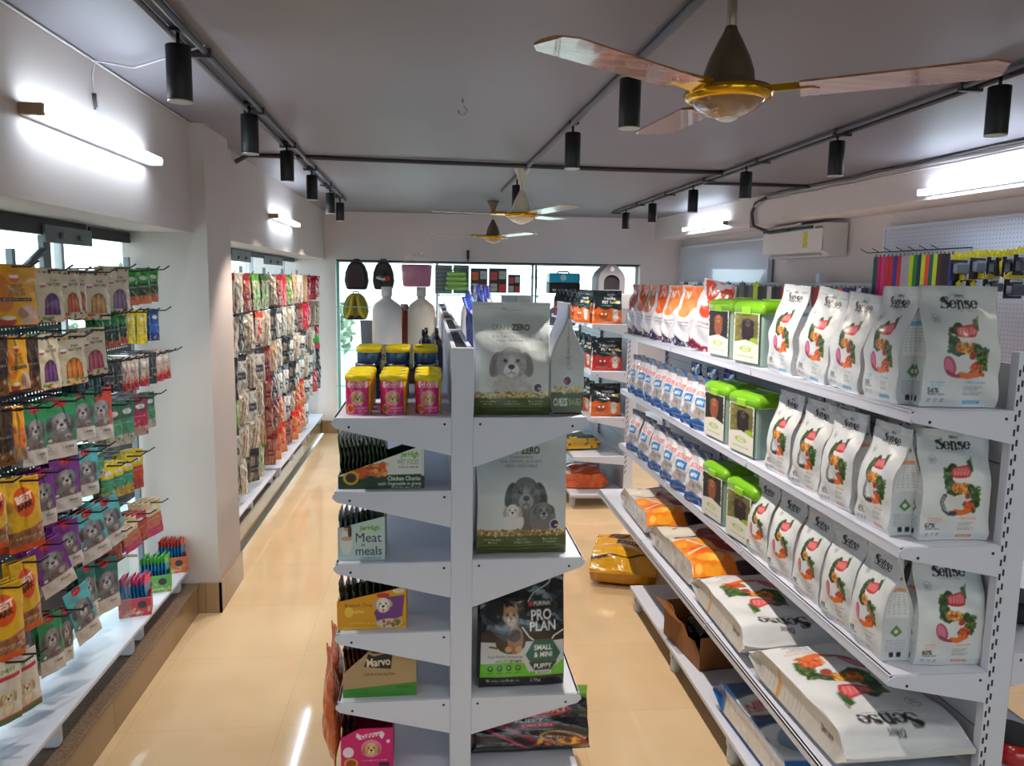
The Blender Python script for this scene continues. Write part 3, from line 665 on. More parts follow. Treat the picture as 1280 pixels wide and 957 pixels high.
def wall_panel(y0, y1, z0, z1, m, name, label, cat, th=.02, off=.04):
    L = y1 - y0; o = thing(name, label, cat, (wall_pt((y0 + y1) / 2, off), (y0 + y1) / 2, z0), math.atan(.065))
    MB().b2((-th, -L / 2, 0), (0, L / 2, z1 - z0), bev=.003).build('panel', m, o)
    f = MB().b2((-th - .004, -L / 2 - .02, -.0), (.02, -L / 2, z1 - z0 + .02)).b2((-th - .004, L / 2, 0), (.02, L / 2 + .02, z1 - z0 + .02)).b2((-th - .004, -L / 2, z1 - z0), (.02, L / 2, z1 - z0 + .02))
    f.build('frame', M_grey if name == 'sliding_window' else M_white, o); return o
wall_panel(6.92, 9.03, 1.1, 2.215, mat('gloss white panel', (196, 200, 212), .08, noise=0, coat=.6), 'gloss_panel', 'glossy white panel on the far right wall', 'wall panel')
wall_panel(.5, 5.25, .5, 2.20, M_perfw, 'wall_pegboard', 'white perforated pegboard on the near right wall', 'pegboard')
t = thing('wall_gondola', 'low white wall shelving behind the right gondola', 'shelving', (0, 0, 0))
MB().prism([(wall_pt(8.8, .12), 8.8), (wall_pt(4.9, .12), 4.9), (wall_pt(4.9, .09), 4.9), (wall_pt(8.8, .09), 8.8)], .1, 1.80, 'xy').build('back_panel', M_perfw, t)
MB().prism([(wall_pt(8.8, .14), 8.8), (wall_pt(4.9, .14), 4.9), (wall_pt(4.9, .08), 4.9), (wall_pt(8.8, .08), 8.8)], 1.80, 1.825, 'xy').build('top_rail', M_white, t)
MB().prism([(wall_pt(8.8, .5), 8.8), (wall_pt(2.0, .5), 2.0), (wall_pt(2.0, .06), 2.0), (wall_pt(8.8, .06), 8.8)], .1, .3, 'xy').build('base_deck', M_white, t)
MB().b2((0, 0, 1.825), (.06, .06, 1.90), bev=.008).build('post_cap', M_white, t, (wall_pt(6.0, .14), 5.9, 0))

# ------------------------------------------------------------------ prints
BLK = (26, 24, 28); WHT = (236, 238, 240); RED = (206, 40, 44)
def art_sense(acc, pct, tail, n=132, seed=1):
    bg = (216, 221, 225); a = Art(.65, n, bg); R = random.Random(seed)
    a.text('Dibaq', .335, .918, .024, BLK, .012); a.sense(.335, .845, .066, BLK); a.scribble(.23, .795, .44, .006, (120, 124, 130), 3)
    a.ell(.125, .725, .036, .036, (110, 116, 120)); a.ell(.125, .725, .033, .033, bg); a.text('Grain', .125, .733, .013, BLK, .01); a.text('Free', .125, .715, .013, BLK, .01)
    G = [(38, 70, 34), (52, 92, 40), (28, 54, 30), (74, 110, 50)]; MT = (206, 74, 78)
    a.line([(.30, .66), (.245, .61), (.225, .54), (.245, .48), (.30, .44)], .075, G[0])
    a.noise(.20, .46, .28, .65, G, 60, .016, seed)
    a.poly([(.42, .72), (.455, .735), (.468, .70), (.47, .63), (.43, .64)], G[1]); a.poly([(.46, .74), (.475, .76), (.47, .70)], G[3])
    a.poly([(.275, .655), (.43, .69), (.455, .625), (.43, .575), (.275, .575)], (188, 52, 60)); a.poly([(.285, .645), (.42, .675), (.44, .625), (.42, .60), (.285, .60)], (222, 104, 106))
    for k in range(5): a.line([(.30 + .03 * k, .60), (.315 + .03 * k, .655)], .006, (240, 180, 176), .8)
    a.line([(.275, .578), (.35, .565), (.44, .58)], .012, (240, 225, 220))
    a.line([(.29, .50), (.36, .49), (.42, .47)], .085, (196, 120, 50)); a.noise(.28, .455, .42, .53, [(232, 176, 60), (240, 200, 90), (214, 120, 40), (190, 80, 40), (150, 60, 50), (80, 110, 40)], 60, .013, seed + 1)
    a.line([(.44, .49), (.495, .43), (.50, .36), (.45, .31)], .075, G[0]); a.noise(.44, .31, .54, .50, G + [(90, 130, 60), (120, 140, 70)], 120, .011, seed + 2); a.ell(.235, .40, .055, .035, bg); a.ell(.33, .375, .075, .065, bg, .4)
    a.noise(.38, .27, .50, .37, [(222, 96, 40), (200, 60, 40), (232, 140, 50), G[1], G[2]], 60, .014, seed + 3)
    a.ell(.425, .34, .032, .034, (214, 70, 46)); a.ell(.405, .425, .03, .026, (160, 60, 60)); a.noise(.40, .29, .47, .36, [(226, 120, 60), (180, 50, 40)], 14, .009, seed + 6); a.line([(.44, .285), (.37, .265), (.31, .275)], .05, (226, 110, 44))
    if tail == 'onion':
        a.ell(.215, .345, .05, .085, (176, 70, 110), .35); a.ell(.21, .345, .035, .07, (210, 120, 150), .35); a.line([(.20, .30), (.245, .27), (.30, .262)], .03, (150, 60, 92))
    else:
        a.line([(.20, .42), (.18, .36), (.20, .30), (.25, .265), (.31, .26)], .042, (60, 66, 72))
        for k in range(3): a.line([(.19 + .014 * k, .43 - .01 * k), (.172 + .014 * k, .36), (.195 + .014 * k, .305), (.25, .272 + .008 * k)], .006, (215, 218, 220))
    a.text('complete', .13, .215, .022, acc, .0, maxw=.16); a.text('nutrition', .13, .19, .022, acc, .0, maxw=.16)
    a.text('100% natural', .44, .215, .022, acc, .008, maxw=.2)
    a.text(pct, .10, .145, .04, BLK, .02); a.scribble(.06, .11, .20, .01, BLK, 5)
    for k in range(3): a.scribble(.06 + .055 * k, .07, .09 + .055 * k, .008, BLK, k); a.scribble(.06 + .055 * k, .052, .085 + .055 * k, .006, BLK, k)
    for k in range(5): a.scribble(.35, .18 - .017 * k, .50 - .02 * (k % 3), .006, BLK, 10 + k, .6)
    a.rect(.35, .035, .50, .062, acc); a.scribble(.37, .048, .48, .008, WHT, 3); a.rect(0, .955, .65, 1, (206, 212, 217)); return a
def art_sense_side(acc, n=132):
    a = Art(.27, n, (206, 211, 216)); a.sense(.135, .80, .028, BLK); a.scribble(.06, .765, .2, .008, acc, 2)
    a.rect(.03, .67, .24, .705, acc, .8); a.rect(.03, .42, .24, .66, (226, 230, 232))
    for j in range(8):
        for i in (0, 1, 2, 3): a.scribble(.045 + .05 * i, .64 - .026 * j, .07 + .05 * i, .007, (90, 94, 100), i + j, .7)
    a.poly([(.08, .28), (.135, .35), (.19, .28), (.135, .23)], (92, 132, 74)); a.ell(.135, .285, .02, .02, (210, 226, 206))
    for k in range(6): a.scribble(.04, .2 - .02 * k, .22, .007, (110, 114, 120), 20 + k, .7)
    a.rect(.08, .04, .12, .085, BLK); a.rect(.15, .04, .19, .085, BLK); return a
def art_gz(asp, n, two):
    bg = (200, 209, 212); a = Art(asp, n, bg); c = asp / 2; OL = (62, 72, 38); GR = (116, 120, 124); k0 = .82 if two else .775
    a.text('GRAIN', c - .095, k0, .048, (96, 104, 70), .0, .66); a.text('ZERO', c + .075, k0, .050, OL, .03, .8)
    y = k0 - .048; a.text('Complete Nutrition', c, y, .017, GR, 0, maxw=.2)
    a.text('REAL CHICKEN, EGGS AND', c, y - .034, .021, GR, .004, maxw=.33); a.text('FRESH VEGETABLES', c, y - .066, .021, GR, .004, maxw=.26)
    if two:
        a.ell(c + .07, .33, .15, .15, (104, 104, 108)); a.dog(c + .03, .49, .135, (98, 98, 102), (44, 44, 48), (150, 150, 154), 'drop', seed=3, body=False)
        a.ell(c + .17, .30, .11, .13, (120, 120, 124)); a.dog(c + .18, .35, .075, (112, 112, 116), (60, 60, 64), (160, 160, 164), 'side', seed=5, body=False)
        a.ell(c - .07, .27, .085, .09, (216, 216, 218)); a.dog(c - .08, .36, .06, (208, 208, 210), (140, 140, 142), (238, 238, 240), 'drop', seed=4, body=False)
    else:
        a.ell(c, .24, .17, .15, (190, 190, 193)); a.noise(c - .15, .18, c + .15, .36, [(200, 200, 203), (176, 176, 180), (214, 214, 216)], 90, .016, 2, .5); a.dog(c - .01, .46, .145, (172, 172, 175), (98, 98, 102), (220, 220, 222), 'drop', seed=8, body=False)
    a.rect(0, 0, asp, .155, (74, 88, 40)); a.rect(0, .155, asp, .205, (150, 122, 74) if two else (206, 196, 150)); a.noise(0, .155, asp, .205, [(176, 140, 80), (120, 90, 50), (220, 190, 120), (90, 110, 50), (240, 226, 190)], 150, .010, 5)
    if two: a.text('WITHOUT ADDED WHEAT', c + .05, .18, .018, (60, 40, 24), .01, maxw=.4)
    for k, x in enumerate((.12, .33, .53)):
        for j in range(2): a.text((('100% Real Meat', 'No Corn', 'Meat, Chicken'), ('Minerals', 'Wheat or Soya', '& Vegetables'))[j][k], x * asp / .65, .125 - .024 * j, .015, (220, 224, 200), .004, maxw=.16 * asp / .7)
    a.rect(.06, .072, asp - .06, .075, (150, 160, 120)); a.scribble(.1, .045, asp - .08, .010, (160, 168, 130), 3)
    a.ell(asp - .10, .245, .040, .042, WHT); a.ell(asp - .10, .245, .034, .036, (36, 40, 92)); a.rect(asp - .10, .222, asp - .072, .232, RED); a.rect(asp - .10, .244, asp - .07, .254, RED); a.rect(asp - .10, .233, asp - .07, .243, WHT)
    if not two: a.ell(c, .935, .075, .010, (120, 128, 132)); a.ell(c, .932, .07, .006, (180, 188, 192))
    a.rect(0, .965, asp, 1, (190, 198, 202)); return a
def art_gz_side(n=100):
    a = Art(.34, n, (196, 204, 208)); a.rect(0, 0, .34, .2, (74, 88, 40)); a.text('GRAIN', .10, .11, .06, (200, 210, 180), .0, .6); a.text('ZERO', .235, .11, .065, WHT, .03, .6); a.noise(0, .19, .34, .25, [(176, 140, 80), (220, 190, 120), (240, 226, 190)], 60, .013, 5)
    a.text('Complete Nutrition', .15, .60, .045, (120, 124, 120), 0, rot=PI / 2, maxw=.4); a.ell(.17, .3, .045, .045, WHT); a.ell(.17, .3, .037, .037, (36, 40, 92)); a.rect(.17, .28, .2, .31, RED)
    a.rect(.08, .86, .26, .95, (92, 96, 70)); a.text('GZ', .17, .905, .05, (220, 220, 200), .02); return a
def art_pp(n=150):
    a = Art(.73, n, (20, 20, 24)); a.rect(0, .10, .73, .40, (196, 204, 208))
    a.poly([(0, .10), (0, .22), (.38, .22), (.42, .14), (.60, .14), (.73, .24), (.73, .10)], (96, 190, 44)); a.rect(0, 0, .73, .10, (22, 22, 24))
    a.line([(.66, .95), (.60, .83), (.47, .76), (.42, .70)], .008, (220, 224, 226)); a.line([(.36, .52), (.42, .44), (.5, .38), (.58, .34), (.64, .44), (.72, .48)], .012, WHT)
    a.ell(.26, .40, .13, .10, (46, 38, 34)); a.ell(.30, .42, .07, .12, (150, 108, 74)); a.dog(.265, .60, .075, (168, 124, 88), (50, 40, 36), (206, 170, 130), 'up', seed=4, body=False); a.ell(.24, .34, .03, .03, (190, 150, 110)); a.ell(.33, .34, .03, .03, (190, 150, 110)); a.line([(.14, .35), (.08, .36)], .015, (40, 32, 30)); a.ell(.29, .455, .06, .05, (60, 48, 42))
    a.rect(.42, .665, .62, .70, (60, 58, 62)); a.rect(.425, .67, .455, .697, RED); a.text('PURINA', .54, .683, .028, WHT, .01, maxw=.15)
    for dx in (0, .0): a.text('PRO', .53, .605, .07, (226, 226, 228), .022, .95); a.text('PLAN', .54, .525, .07, (226, 226, 228), .022, .95)
    hx = [(.545 + .155 * math.cos(math.radians(60 * k)), .29 + .145 * math.sin(math.radians(60 * k))) for k in range(6)]
    a.poly(hx, (20, 92, 78)); a.poly([(.42, .22), (.67, .22), (.62, .15), (.47, .15)], (28, 40, 40)); a.text('SMALL', .545, .345, .042, WHT, .03, .9); a.text('& MINI', .545, .285, .042, WHT, .03, .9); a.text('PUPPY', .545, .185, .042, WHT, .03, .9)
    a.rect(.48, .115, .62, .14, (196, 204, 208)); a.scribble(.5, .128, .6, .008, BLK, 2)
    a.text('Puppy Healthy Development', .22, .275, .02, (70, 78, 80), .0, maxw=.3); a.text('with', .16, .235, .02, (70, 78, 80)); a.text('OPTI', .225, .235, .024, (96, 170, 44), .01); a.text('START', .31, .235, .024, BLK, .01)
    for k in range(4): a.ell(.09 + .08 * k, .175, .024, .024, (30, 60, 30)); a.ell(.09 + .08 * k, .178, .012, .012, (120, 200, 90)); a.scribble(.065 + .08 * k, .135, .115 + .08 * k, .008, (30, 60, 30), k)
    a.text('Nutrition that Performs', .20, .065, .028, WHT, .01, maxw=.28); a.text('2.5kg', .48, .065, .03, WHT, .01); a.scribble(.1, .03, .45, .008, (150, 150, 150), 4)
    a.rect(.60, .885, .68, .965, (28, 70, 40)); a.ell(.64, .93, .02, .025, (200, 214, 200)); a.line([(.36, .935), (.47, .925)], .012, (225, 228, 230), .9); return a
def art_sc(n=110):
    a = Art(.95, n, (24, 16, 20)); a.line([(.05, .95), (.15, .5), (.5, .18), (.95, .1)], .05, (140, 20, 70)); a.line([(.10, .95), (.22, .55), (.55, .26), (.95, .2)], .03, (90, 14, 46)); a.line([(.0, .8), (.1, .4), (.45, .05)], .03, (190, 40, 96))
    a.ell(.47, .66, .33, .11, (186, 30, 40)); a.text('SUPERCOAT', .47, .66, .085, (220, 196, 190), .02, maxw=.6); a.text('PUPPY', .45, .51, .06, (210, 206, 206), .02, .95); a.rect(.36, .40, .66, .465, (170, 26, 84)); a.text('CHICKEN', .51, .432, .04, (240, 200, 215), .01, maxw=.25)
    a.ell(.72, .22, .2, .10, (196, 150, 60), -.3); a.ell(.72, .22, .17, .08, (90, 50, 30), -.3); a.text('SMARTBLEND', .72, .22, .04, (240, 230, 190), .01, rot=-.3, maxw=.3); a.noise(.5, .1, .9, .2, [(220, 120, 40), (240, 180, 60), (150, 60, 30)], 30, .03, 4); a.poly([(.7, 1), (.95, 1), (.95, .8)], (90, 140, 50)); a.ell(.28, .55, .04, .05, (120, 110, 110)); return a
def art_norange(col, n=64, seed=0):
    a = Art(.66, n, (210, 212, 220)); a.rect(0, 0, .66, .16, (40, 34, 70) if seed % 3 else (150, 24, 50)); a.noise(0, .02, .66, .2, [(220, 220, 230), (160, 30, 50), (60, 50, 90)], 26, .035, seed)
    a.ell(.33, .33, .3, .24, (224, 226, 232)); a.poly([(.05, .98), (.62, .98), (.60, .72), (.30, .50), (.12, .60)], col); a.ell(.30, .62, .2, .13, tuple(min(255, c + 22) for c in col), .4); a.rect(.42, .2, .62, .5, (212, 214, 222))
    a.line([(.1, .52), (.3, .42), (.55, .5)], .02, (236, 236, 240)); a.text('N', .2, .83, .11, WHT, .03); a.scribble(.15, .4, .42, .02, (120, 50, 60), 3); a.scribble(.15, .35, .40, .015, (90, 90, 100), 4); return a
def art_rc(n=72):
    a = Art(.66, n, (214, 216, 222)); a.rect(0, .86, .66, 1, (120, 126, 138)); a.text('RC', .33, .92, .05, (190, 60, 70), .02); a.rect(0, .66, .66, .76, (228, 228, 232)); a.text('ROYAL CANIN', .33, .71, .055, RED, .02, maxw=.5); a.line([(.06, .665), (.6, .665)], .008, RED); a.rect(.15, .48, .52, .63, (46, 120, 190)); a.text('MINI', .33, .55, .07, WHT, .02, maxw=.3)
    a.ell(.33, .33, .22, .13, (176, 182, 190)); a.dog(.28, .34, .09, (190, 170, 150), (110, 90, 80), (228, 220, 210), 'side', body=False); a.rect(0, 0, .66, .17, (34, 84, 160)); a.poly([(0, .17), (.3, .24), (.66, .17)], (60, 130, 200)); a.scribble(.1, .1, .5, .02, (190, 210, 230), 3); return a
def art_rc_side(n=72):
    a = Art(.3, n, (196, 200, 208)); a.rect(0, 0, .3, .15, (34, 84, 160)); a.rect(0, .8, .3, 1, (60, 100, 160))
    for k in range(9): a.scribble(.04, .7 - .05 * k, .26, .012, (120, 126, 140), k)
    return a
def art_pet(col, n=84):
    a = Art(.78, n, (24, 40, 46)); a.rect(0, 0, .78, .42, col); a.poly([(0, .42), (.12, .5), (.3, .42), (.5, .47), (.78, .38), (.78, .3), (0, .3)], col); a.text('Drools', .5, .88, .05, (220, 226, 226), .01, maxw=.3)
    a.text('Healthy', .46, .76, .07, WHT, .02, maxw=.36); a.text('PET food', .44, .65, .08, WHT, .02, maxw=.4); a.rect(.60, .60, .72, .68, (220, 190, 40)); a.scribble(.2, .55, .5, .02, (150, 200, 200), 3)
    a.dog(.60, .34, .10, (226, 214, 196), (150, 120, 90), (245, 240, 232), 'drop', seed=3); a.ell(.26, .26, .13, .1, tuple(int(c * .75) for c in col)); a.ell(.21, .3, .03, .03, WHT); a.ell(.32, .3, .03, .03, WHT); a.rect(.08, .08, .44, .14, tuple(int(c * .8) for c in col)); a.scribble(.1, .11, .4, .02, WHT, 5); return a
def art_pet_side(col, n=84):
    a = Art(.34, n, (24, 40, 46)); a.rect(0, 0, .34, .38, col); a.rect(.05, .28, .29, .62, (226, 216, 206)); a.ell(.17, .45, .1, .1, tuple(int(c * .9) for c in col)); a.text('PET', .17, .8, .08, WHT, .02, rot=PI / 2); a.ell(.17, .16, .09, .08, (236, 226, 214)); a.ell(.15, .18, .015, .02, BLK); a.ell(.2, .18, .015, .02, BLK); return a
def art_dogpack(col, lab, seed, n=66, fur=(132, 130, 132)):
    a = Art(.52, n, col); a.ell(.26, .36, .2, .16, tuple(int(q * .9) for q in fur)); a.dog(.26, .60, .172, fur, (58, 56, 60), (206, 204, 204), ('drop', 'side', 'drop', 'side')[seed % 4], seed % 2 == 1, seed, body=False); a.ell(.29, .33, .15, .07, (112, 96, 92)); a.ell(.36, .36, .06, .055, (170, 160, 156)); a.noise(.15, .29, .42, .37, [(140, 110, 100), (90, 80, 80)], 14, .02, seed)
    a.rect(0, 0, .52, .28, (214, 206, 200)); a.ell(.09, .33, .05, .045, tuple(int(c * .5) for c in col)); a.ell(.09, .33, .033, .03, (214, 214, 210)); a.ell(.26, .93, .095, .065, (204, 30, 42)); a.rect(.18, .92, .34, .99, (170, 26, 36)); a.scribble(.20, .93, .33, .018, (240, 190, 190), seed)
    a.text(lab, .36, .19, .045, (60, 56, 58), .01, maxw=.22); a.scribble(.06, .14, .2, .012, (150, 140, 136), seed); a.scribble(.06, .1, .22, .012, (150, 140, 136), seed + 1); a.line([(.06, .24), (.1, .19), (.05, .16)], .006, (110, 104, 100)); return a
def art_cream(win, seed, n=66):
    a = Art(.55, n, (222, 208, 178)); a.rect(0, .9, .55, 1, (210, 196, 166)); R = random.Random(seed)
    for k in range(5): a.ell(.08 + .1 * k, .92, .035, .025, [(40, 44, 60), (226, 150, 40), (90, 110, 50)][(k + seed) % 3])
    a.ell(.12, .68, .06, .04, (170, 60, 44)); a.rect(.06, .68, .18, .72, (240, 236, 228)); a.text('fresh', .34, .78, .05, (80, 62, 50), .01, maxw=.26); a.text('NATURE', .34, .70, .05, (80, 62, 50), .02, maxw=.26)
    a.ell(.30, .34, .15, .20, tuple(int(c * .6) for c in win)); a.rect(.15, .14, .45, .36, tuple(int(c * .6) for c in win))
    for k in range(3): a.line([(.21 + .09 * k, .17), (.21 + .09 * k, .44 + (.04 if k == 1 else 0))], .07, win); a.line([(.195 + .09 * k, .2), (.195 + .09 * k, .42)], .012, tuple(min(255, c + 60) for c in win), .7)
    a.noise(.02, .0, .53, .12, [(110, 150, 50), (190, 50, 44), (230, 180, 60), (80, 120, 40)], 16, .03, seed); return a
def art_yellowbone(n=80):
    a = Art(.6, n, (222, 160, 24)); a.ell(.12, .55, .16, .3, (206, 110, 20), .2, .8); a.ell(.30, .78, .07, .07, (220, 80, 30)); a.rect(.24, .78, .36, .83, (240, 236, 230))
    for k, tx in enumerate(('BEEF', 'BONE', 'CHEW')): a.text(tx, .33, .66 - .065 * k, .055, (110, 84, 50), .02)
    a.rect(.12, .42, .52, .475, (30, 26, 22)); a.scribble(.15, .448, .5, .018, (220, 210, 190), 2); a.ell(.48, .2, .12, .16, (190, 160, 140)); a.ell(.4, .24, .07, .09, (150, 120, 100)); a.ell(.2, .1, .12, .06, (170, 50, 30)); a.ell(.22, .16, .09, .035, (228, 220, 210)); a.rect(0, 0, .6, .05, (60, 34, 20)); return a
def art_bark(n=80):
    a = Art(.58, n, (232, 180, 28)); a.noise(0, .4, .58, 1, [(214, 160, 20), (240, 196, 50)], 40, .03, 1, .6); a.ell(.28, .68, .17, .2, (226, 84, 20), .1); a.text('BEST', .28, .74, .09, (246, 240, 230), .04, rot=.15, maxw=.28); a.text('BARK', .28, .64, .08, (40, 22, 18), .04, rot=.15, maxw=.26)
    a.rect(0, .06, .58, .36, (150, 90, 60)); a.noise(.02, .08, .56, .36, [(170, 110, 70), (120, 70, 50), (190, 140, 90)], 60, .03, 2); a.scribble(.1, .2, .5, .03, (226, 206, 160), 3); a.rect(0, 0, .58, .09, (226, 84, 20)); a.poly([(0, .3), (0, .45), (.3, .38), (.58, .44), (.58, .36), (.3, .31)], (232, 180, 28)); return a
def art_strip(top, mid_, bot, seed, asp=.3, n=50):
    a = Art(asp, n, mid_); a.rect(0, .6, asp, 1, top); a.rect(0, 0, asp, .25, bot); (a.ell(asp / 2, .74, asp * .26, .06, (226, 224, 216)) if seed not in (2, 5, 7, 8, 9) else a.line([(asp * .3, .1), (asp * .34, .9)], asp * .12, tuple(min(255, int(c * 1.5) + 14) for c in mid_))); a.scribble(asp * .2, .5, asp * .8, .03, (230, 230, 220), seed); a.noise(0, .05, asp, .4, [bot, tuple(int(c * .7) for c in mid_), (200, 150, 100)], 12, .035, seed); return a
def art_puppy(n=70):
    a = Art(.55, n, (216, 212, 200)); a.rect(.1, .70, .5, .76, (196, 50, 70)); a.text('puppy', .3, .85, .07, (120, 140, 60), .02, maxw=.34); a.dog(.27, .42, .12, (214, 196, 160), (150, 120, 90), (240, 232, 214), 'drop', seed=2); a.rect(0, 0, .55, .1, (60, 110, 60)); a.rect(0, .1, .55, .13, (200, 40, 80)); return a
def art_clear(c1, c2, seed, hdr=None, n=40):
    a = Art(.5, n, c1); R = random.Random(seed)
    for k in range(7): x = R.uniform(.08, .42); a.line([(x, .06), (x + R.uniform(-.08, .08), .74)], R.uniform(.03, .07), c2 if k % 2 else tuple(min(255, int(c * 1.15)) for c in c1)); a.line([(x - .01, .1), (x, .7)], .01, (232, 232, 226), .8)
    if hdr: a.rect(0, .8, .5, 1, hdr); a.rect(.1, .3, .4, .5, hdr, .85); a.scribble(.13, .4, .37, .04, (235, 230, 225), seed)
    return a
# ------------------------------------------------------------------ right aisle products
BLUE = (90, 170, 220); ORG = (236, 140, 96)
SENSE = {}
for key, acc, pct, tail, sd in (('b', BLUE, '56%', 'onion', 1), ('f', ORG, '67%', 'fish', 2), ('m', ORG, '60%', 'onion', 5)):
    SENSE[key] = pouch('white_food_bag', .215, .325, .088, art_sense(acc, pct, tail, seed=sd), art_sense_side(acc), (205, 210, 216), seed=sd)
FLAV = {'b': 'blue-lettered', 'f': 'fish-tail orange-lettered', 'm': 'meat-and-fruit orange-lettered'}
put('pet_food_bag', SENSE['b'], (1.415, 1.955, 1.481), math.radians(-6), 'white blue-lettered food bag facing the camera at the near end of top shelf', 'food bag', rx=-.02)
put('pet_food_bag', SENSE['f'], (1.432, 1.955, 1.111), math.radians(-4), 'white 67% food bag facing the camera at the near end of middle shelf', 'food bag', sc=(.95, 1, .94))
put('pet_food_bag', SENSE['m'], (1.452, 1.955, .746), math.radians(-3), 'white 60% food bag facing the camera at the near end of third shelf', 'food bag', sc=(.95, 1, .94))
def row_right(key, z, ys, rots, scz, shelf):
    n = len(ys)
    for i, (y, r) in enumerate(zip(ys, rots)):
        me = SENSE[key]
        put('pet_food_bag', me, (1.315, y, z + .001), math.radians(-90 + r), 'white %s food bag facing the aisle, %s from the near end of %s shelf' % (FLAV[key].split('-')[0] + '-' + FLAV[key].split('-')[1].split(' ')[0] if 0 else {'b': 'blue-lettered', 'f': 'fish-art', 'm': 'meat-art'}[key], ORD[i], shelf), 'food bag', 'white food bags on the %s shelf' % shelf, ry=([.0, .07, .15, .05] if shelf == 'top' else [.0, -.03, .04, .02, 0])[i % 5 if shelf != 'top' else i], sc=(.80, 1, scz * ([1, .93, .97, 1][i] if shelf == 'top' else 1)))
row_right('b', 1.48, (2.055, 2.255, 2.47, 2.70), (1, 3, 8, 6), .99, 'top')
row_right('f', 1.11, (2.04, 2.25, 2.455, 2.665), (1, 4, 6, 4), .93, 'middle')
row_right('m', .745, (2.03, 2.20, 2.40, 2.60, 2.80), (0, 4, 3, 6, 4), .93, 'third')
# second file of bags behind the first
for i, (k, z, y, sh) in enumerate((('f', 1.11, 2.22, 'middle'), ('m', .745, 2.23, 'third'), ('m', .745, 2.5, 'third'), ('f', 1.11, 2.6, 'middle'))):
    put('pet_food_bag', SENSE[k], (1.475, y, z + .001), math.radians(-90), 'white food bag in the back file of the %s shelf, %s one' % (sh, 'nearer' if y < 2.4 else 'farther'), 'food bag', 'white food bags in the back file', sc=(.86, .8, .9))
# storage containers
M_green = mat('lime green plastic', (122, 190, 24), .22, noise=0, coat=.5); M_tub = mat('clear greenish plastic', (176, 206, 198), .12, noise=0, alpha=.62); M_gd = mat('lime latch', (150, 206, 60), .25, noise=0)
def art_tub(dogc, lab):
    a = Art(.5, 70, (226, 228, 214)); a.rect(.03, .38, .47, .98, dogc); a.noise(.03, .4, .47, .98, [tuple(int(c * .7) for c in dogc), tuple(min(255, int(c * 1.3)) for c in dogc)], 24, .05, 3, .6)
    if lab: a.ell(.25, .66, .10, .24, (150, 84, 48)); a.dog(.25, .80, .09, (170, 96, 56), (90, 46, 28), (206, 150, 110), 'drop', body=False)
    else: a.ell(.28, .62, .12, .24, (44, 34, 32)); a.dog(.28, .80, .09, (50, 40, 38), (20, 16, 16), (120, 96, 84), 'drop', body=False); a.ell(.4, .45, .08, .06, (150, 190, 40))
    a.poly([(.0, .38), (.25, .46), (.5, .38), (.5, 0), (0, 0)], (230, 231, 220)); a.ell(.25, .27, .11, .06, (160, 200, 40)); a.ell(.25, .27, .085, .045, (230, 232, 214)); a.scribble(.16, .27, .34, .02, (120, 160, 40), 2); a.scribble(.1, .12, .4, .03, (150, 150, 140), 3); return a
TUBL = [pouch('label', .20, .195, .002, art_tub((40, 36, 34), True), kind='box', m=CARD), pouch('label', .20, .195, .002, art_tub((120, 116, 60), False), kind='box', m=CARD)]
def container(x, y, z, rz, k, label):
    t = thing('storage_container', label, 'container', (x, y, z), rz, 'green-lidded containers'); hx, hy, h = .112, .085, .218
    o = MB(); vs = []; prof = [(.93, 0), (.96, .004), (1.0, h)]
    def ring(s, zz):
        c = .018; p = []
        for sx, sy, a0 in ((1, 1, 0), (-1, 1, 90), (-1, -1, 180), (1, -1, 270)):
            for q in range(4): a = math.radians(a0 + 30 * q); p.append((sx * (hx * s - c) + c * math.cos(a), sy * (hy * s - c) + c * math.sin(a), zz))
        return p
    for s, zz in prof + [(.985, h), (.95, .012)]: vs += ring(s, zz)
    n = 16; fs = [(i * n + k2, i * n + (k2 + 1) % n, (i + 1) * n + (k2 + 1) % n, (i + 1) * n + k2) for i in range(4) for k2 in range(n)] + [tuple(range(n - 1, -1, -1)), tuple(4 * n + q for q in range(n))]
    o.add(vs, fs); o.build('body', M_tub, t)
    l = MB(); vs = []
    for s, zz in ((1.03, h - .014), (1.07, h - .012), (1.08, h + .012), (1.04, h + .026), (.9, h + .036), (.6, h + .040)): vs += ring(s, zz)
    l.add(vs, [(i * n + k2, i * n + (k2 + 1) % n, (i + 1) * n + (k2 + 1) % n, (i + 1) * n + k2) for i in range(5) for k2 in range(n)] + [tuple(range(n - 1, -1, -1)), tuple(5 * n + q for q in range(n))], 0, True)
    ld = l.build('lid', M_green, t); MB().box((0, -hy * 1.09, h - .002), (.07, .012, .03), bev=.004).build('latch', M_gd, ld); MB().tube([(-.08, .02, h + .042), (.08, .02, h + .042)], .004).build('hinge', M_gd, ld)
    lb = link('label', TUBL[k], t, (0, -hy * 1.0 - .0035, .012)); lb.rotation_euler = (math.radians(1.0), 0, 0)
    return t
for (z, sh) in ((1.48, 'top'), (1.11, 'middle'), (.745, 'third')):
    container(1.35, 2.99 - (.02 if sh == 'third' else 0), z + .001, math.radians(-84), 1, 'clear food container with lime lid, nearer one of the pair on %s shelf' % sh)
    container(1.35, 3.29 - (.02 if sh == 'third' else 0), z + .001, math.radians(-86), 0, 'clear food container with lime lid and brown dog, farther on %s shelf' % sh)
for i, (z, sh) in enumerate(((1.11, 'middle'), (.745, 'third'))):
    pass
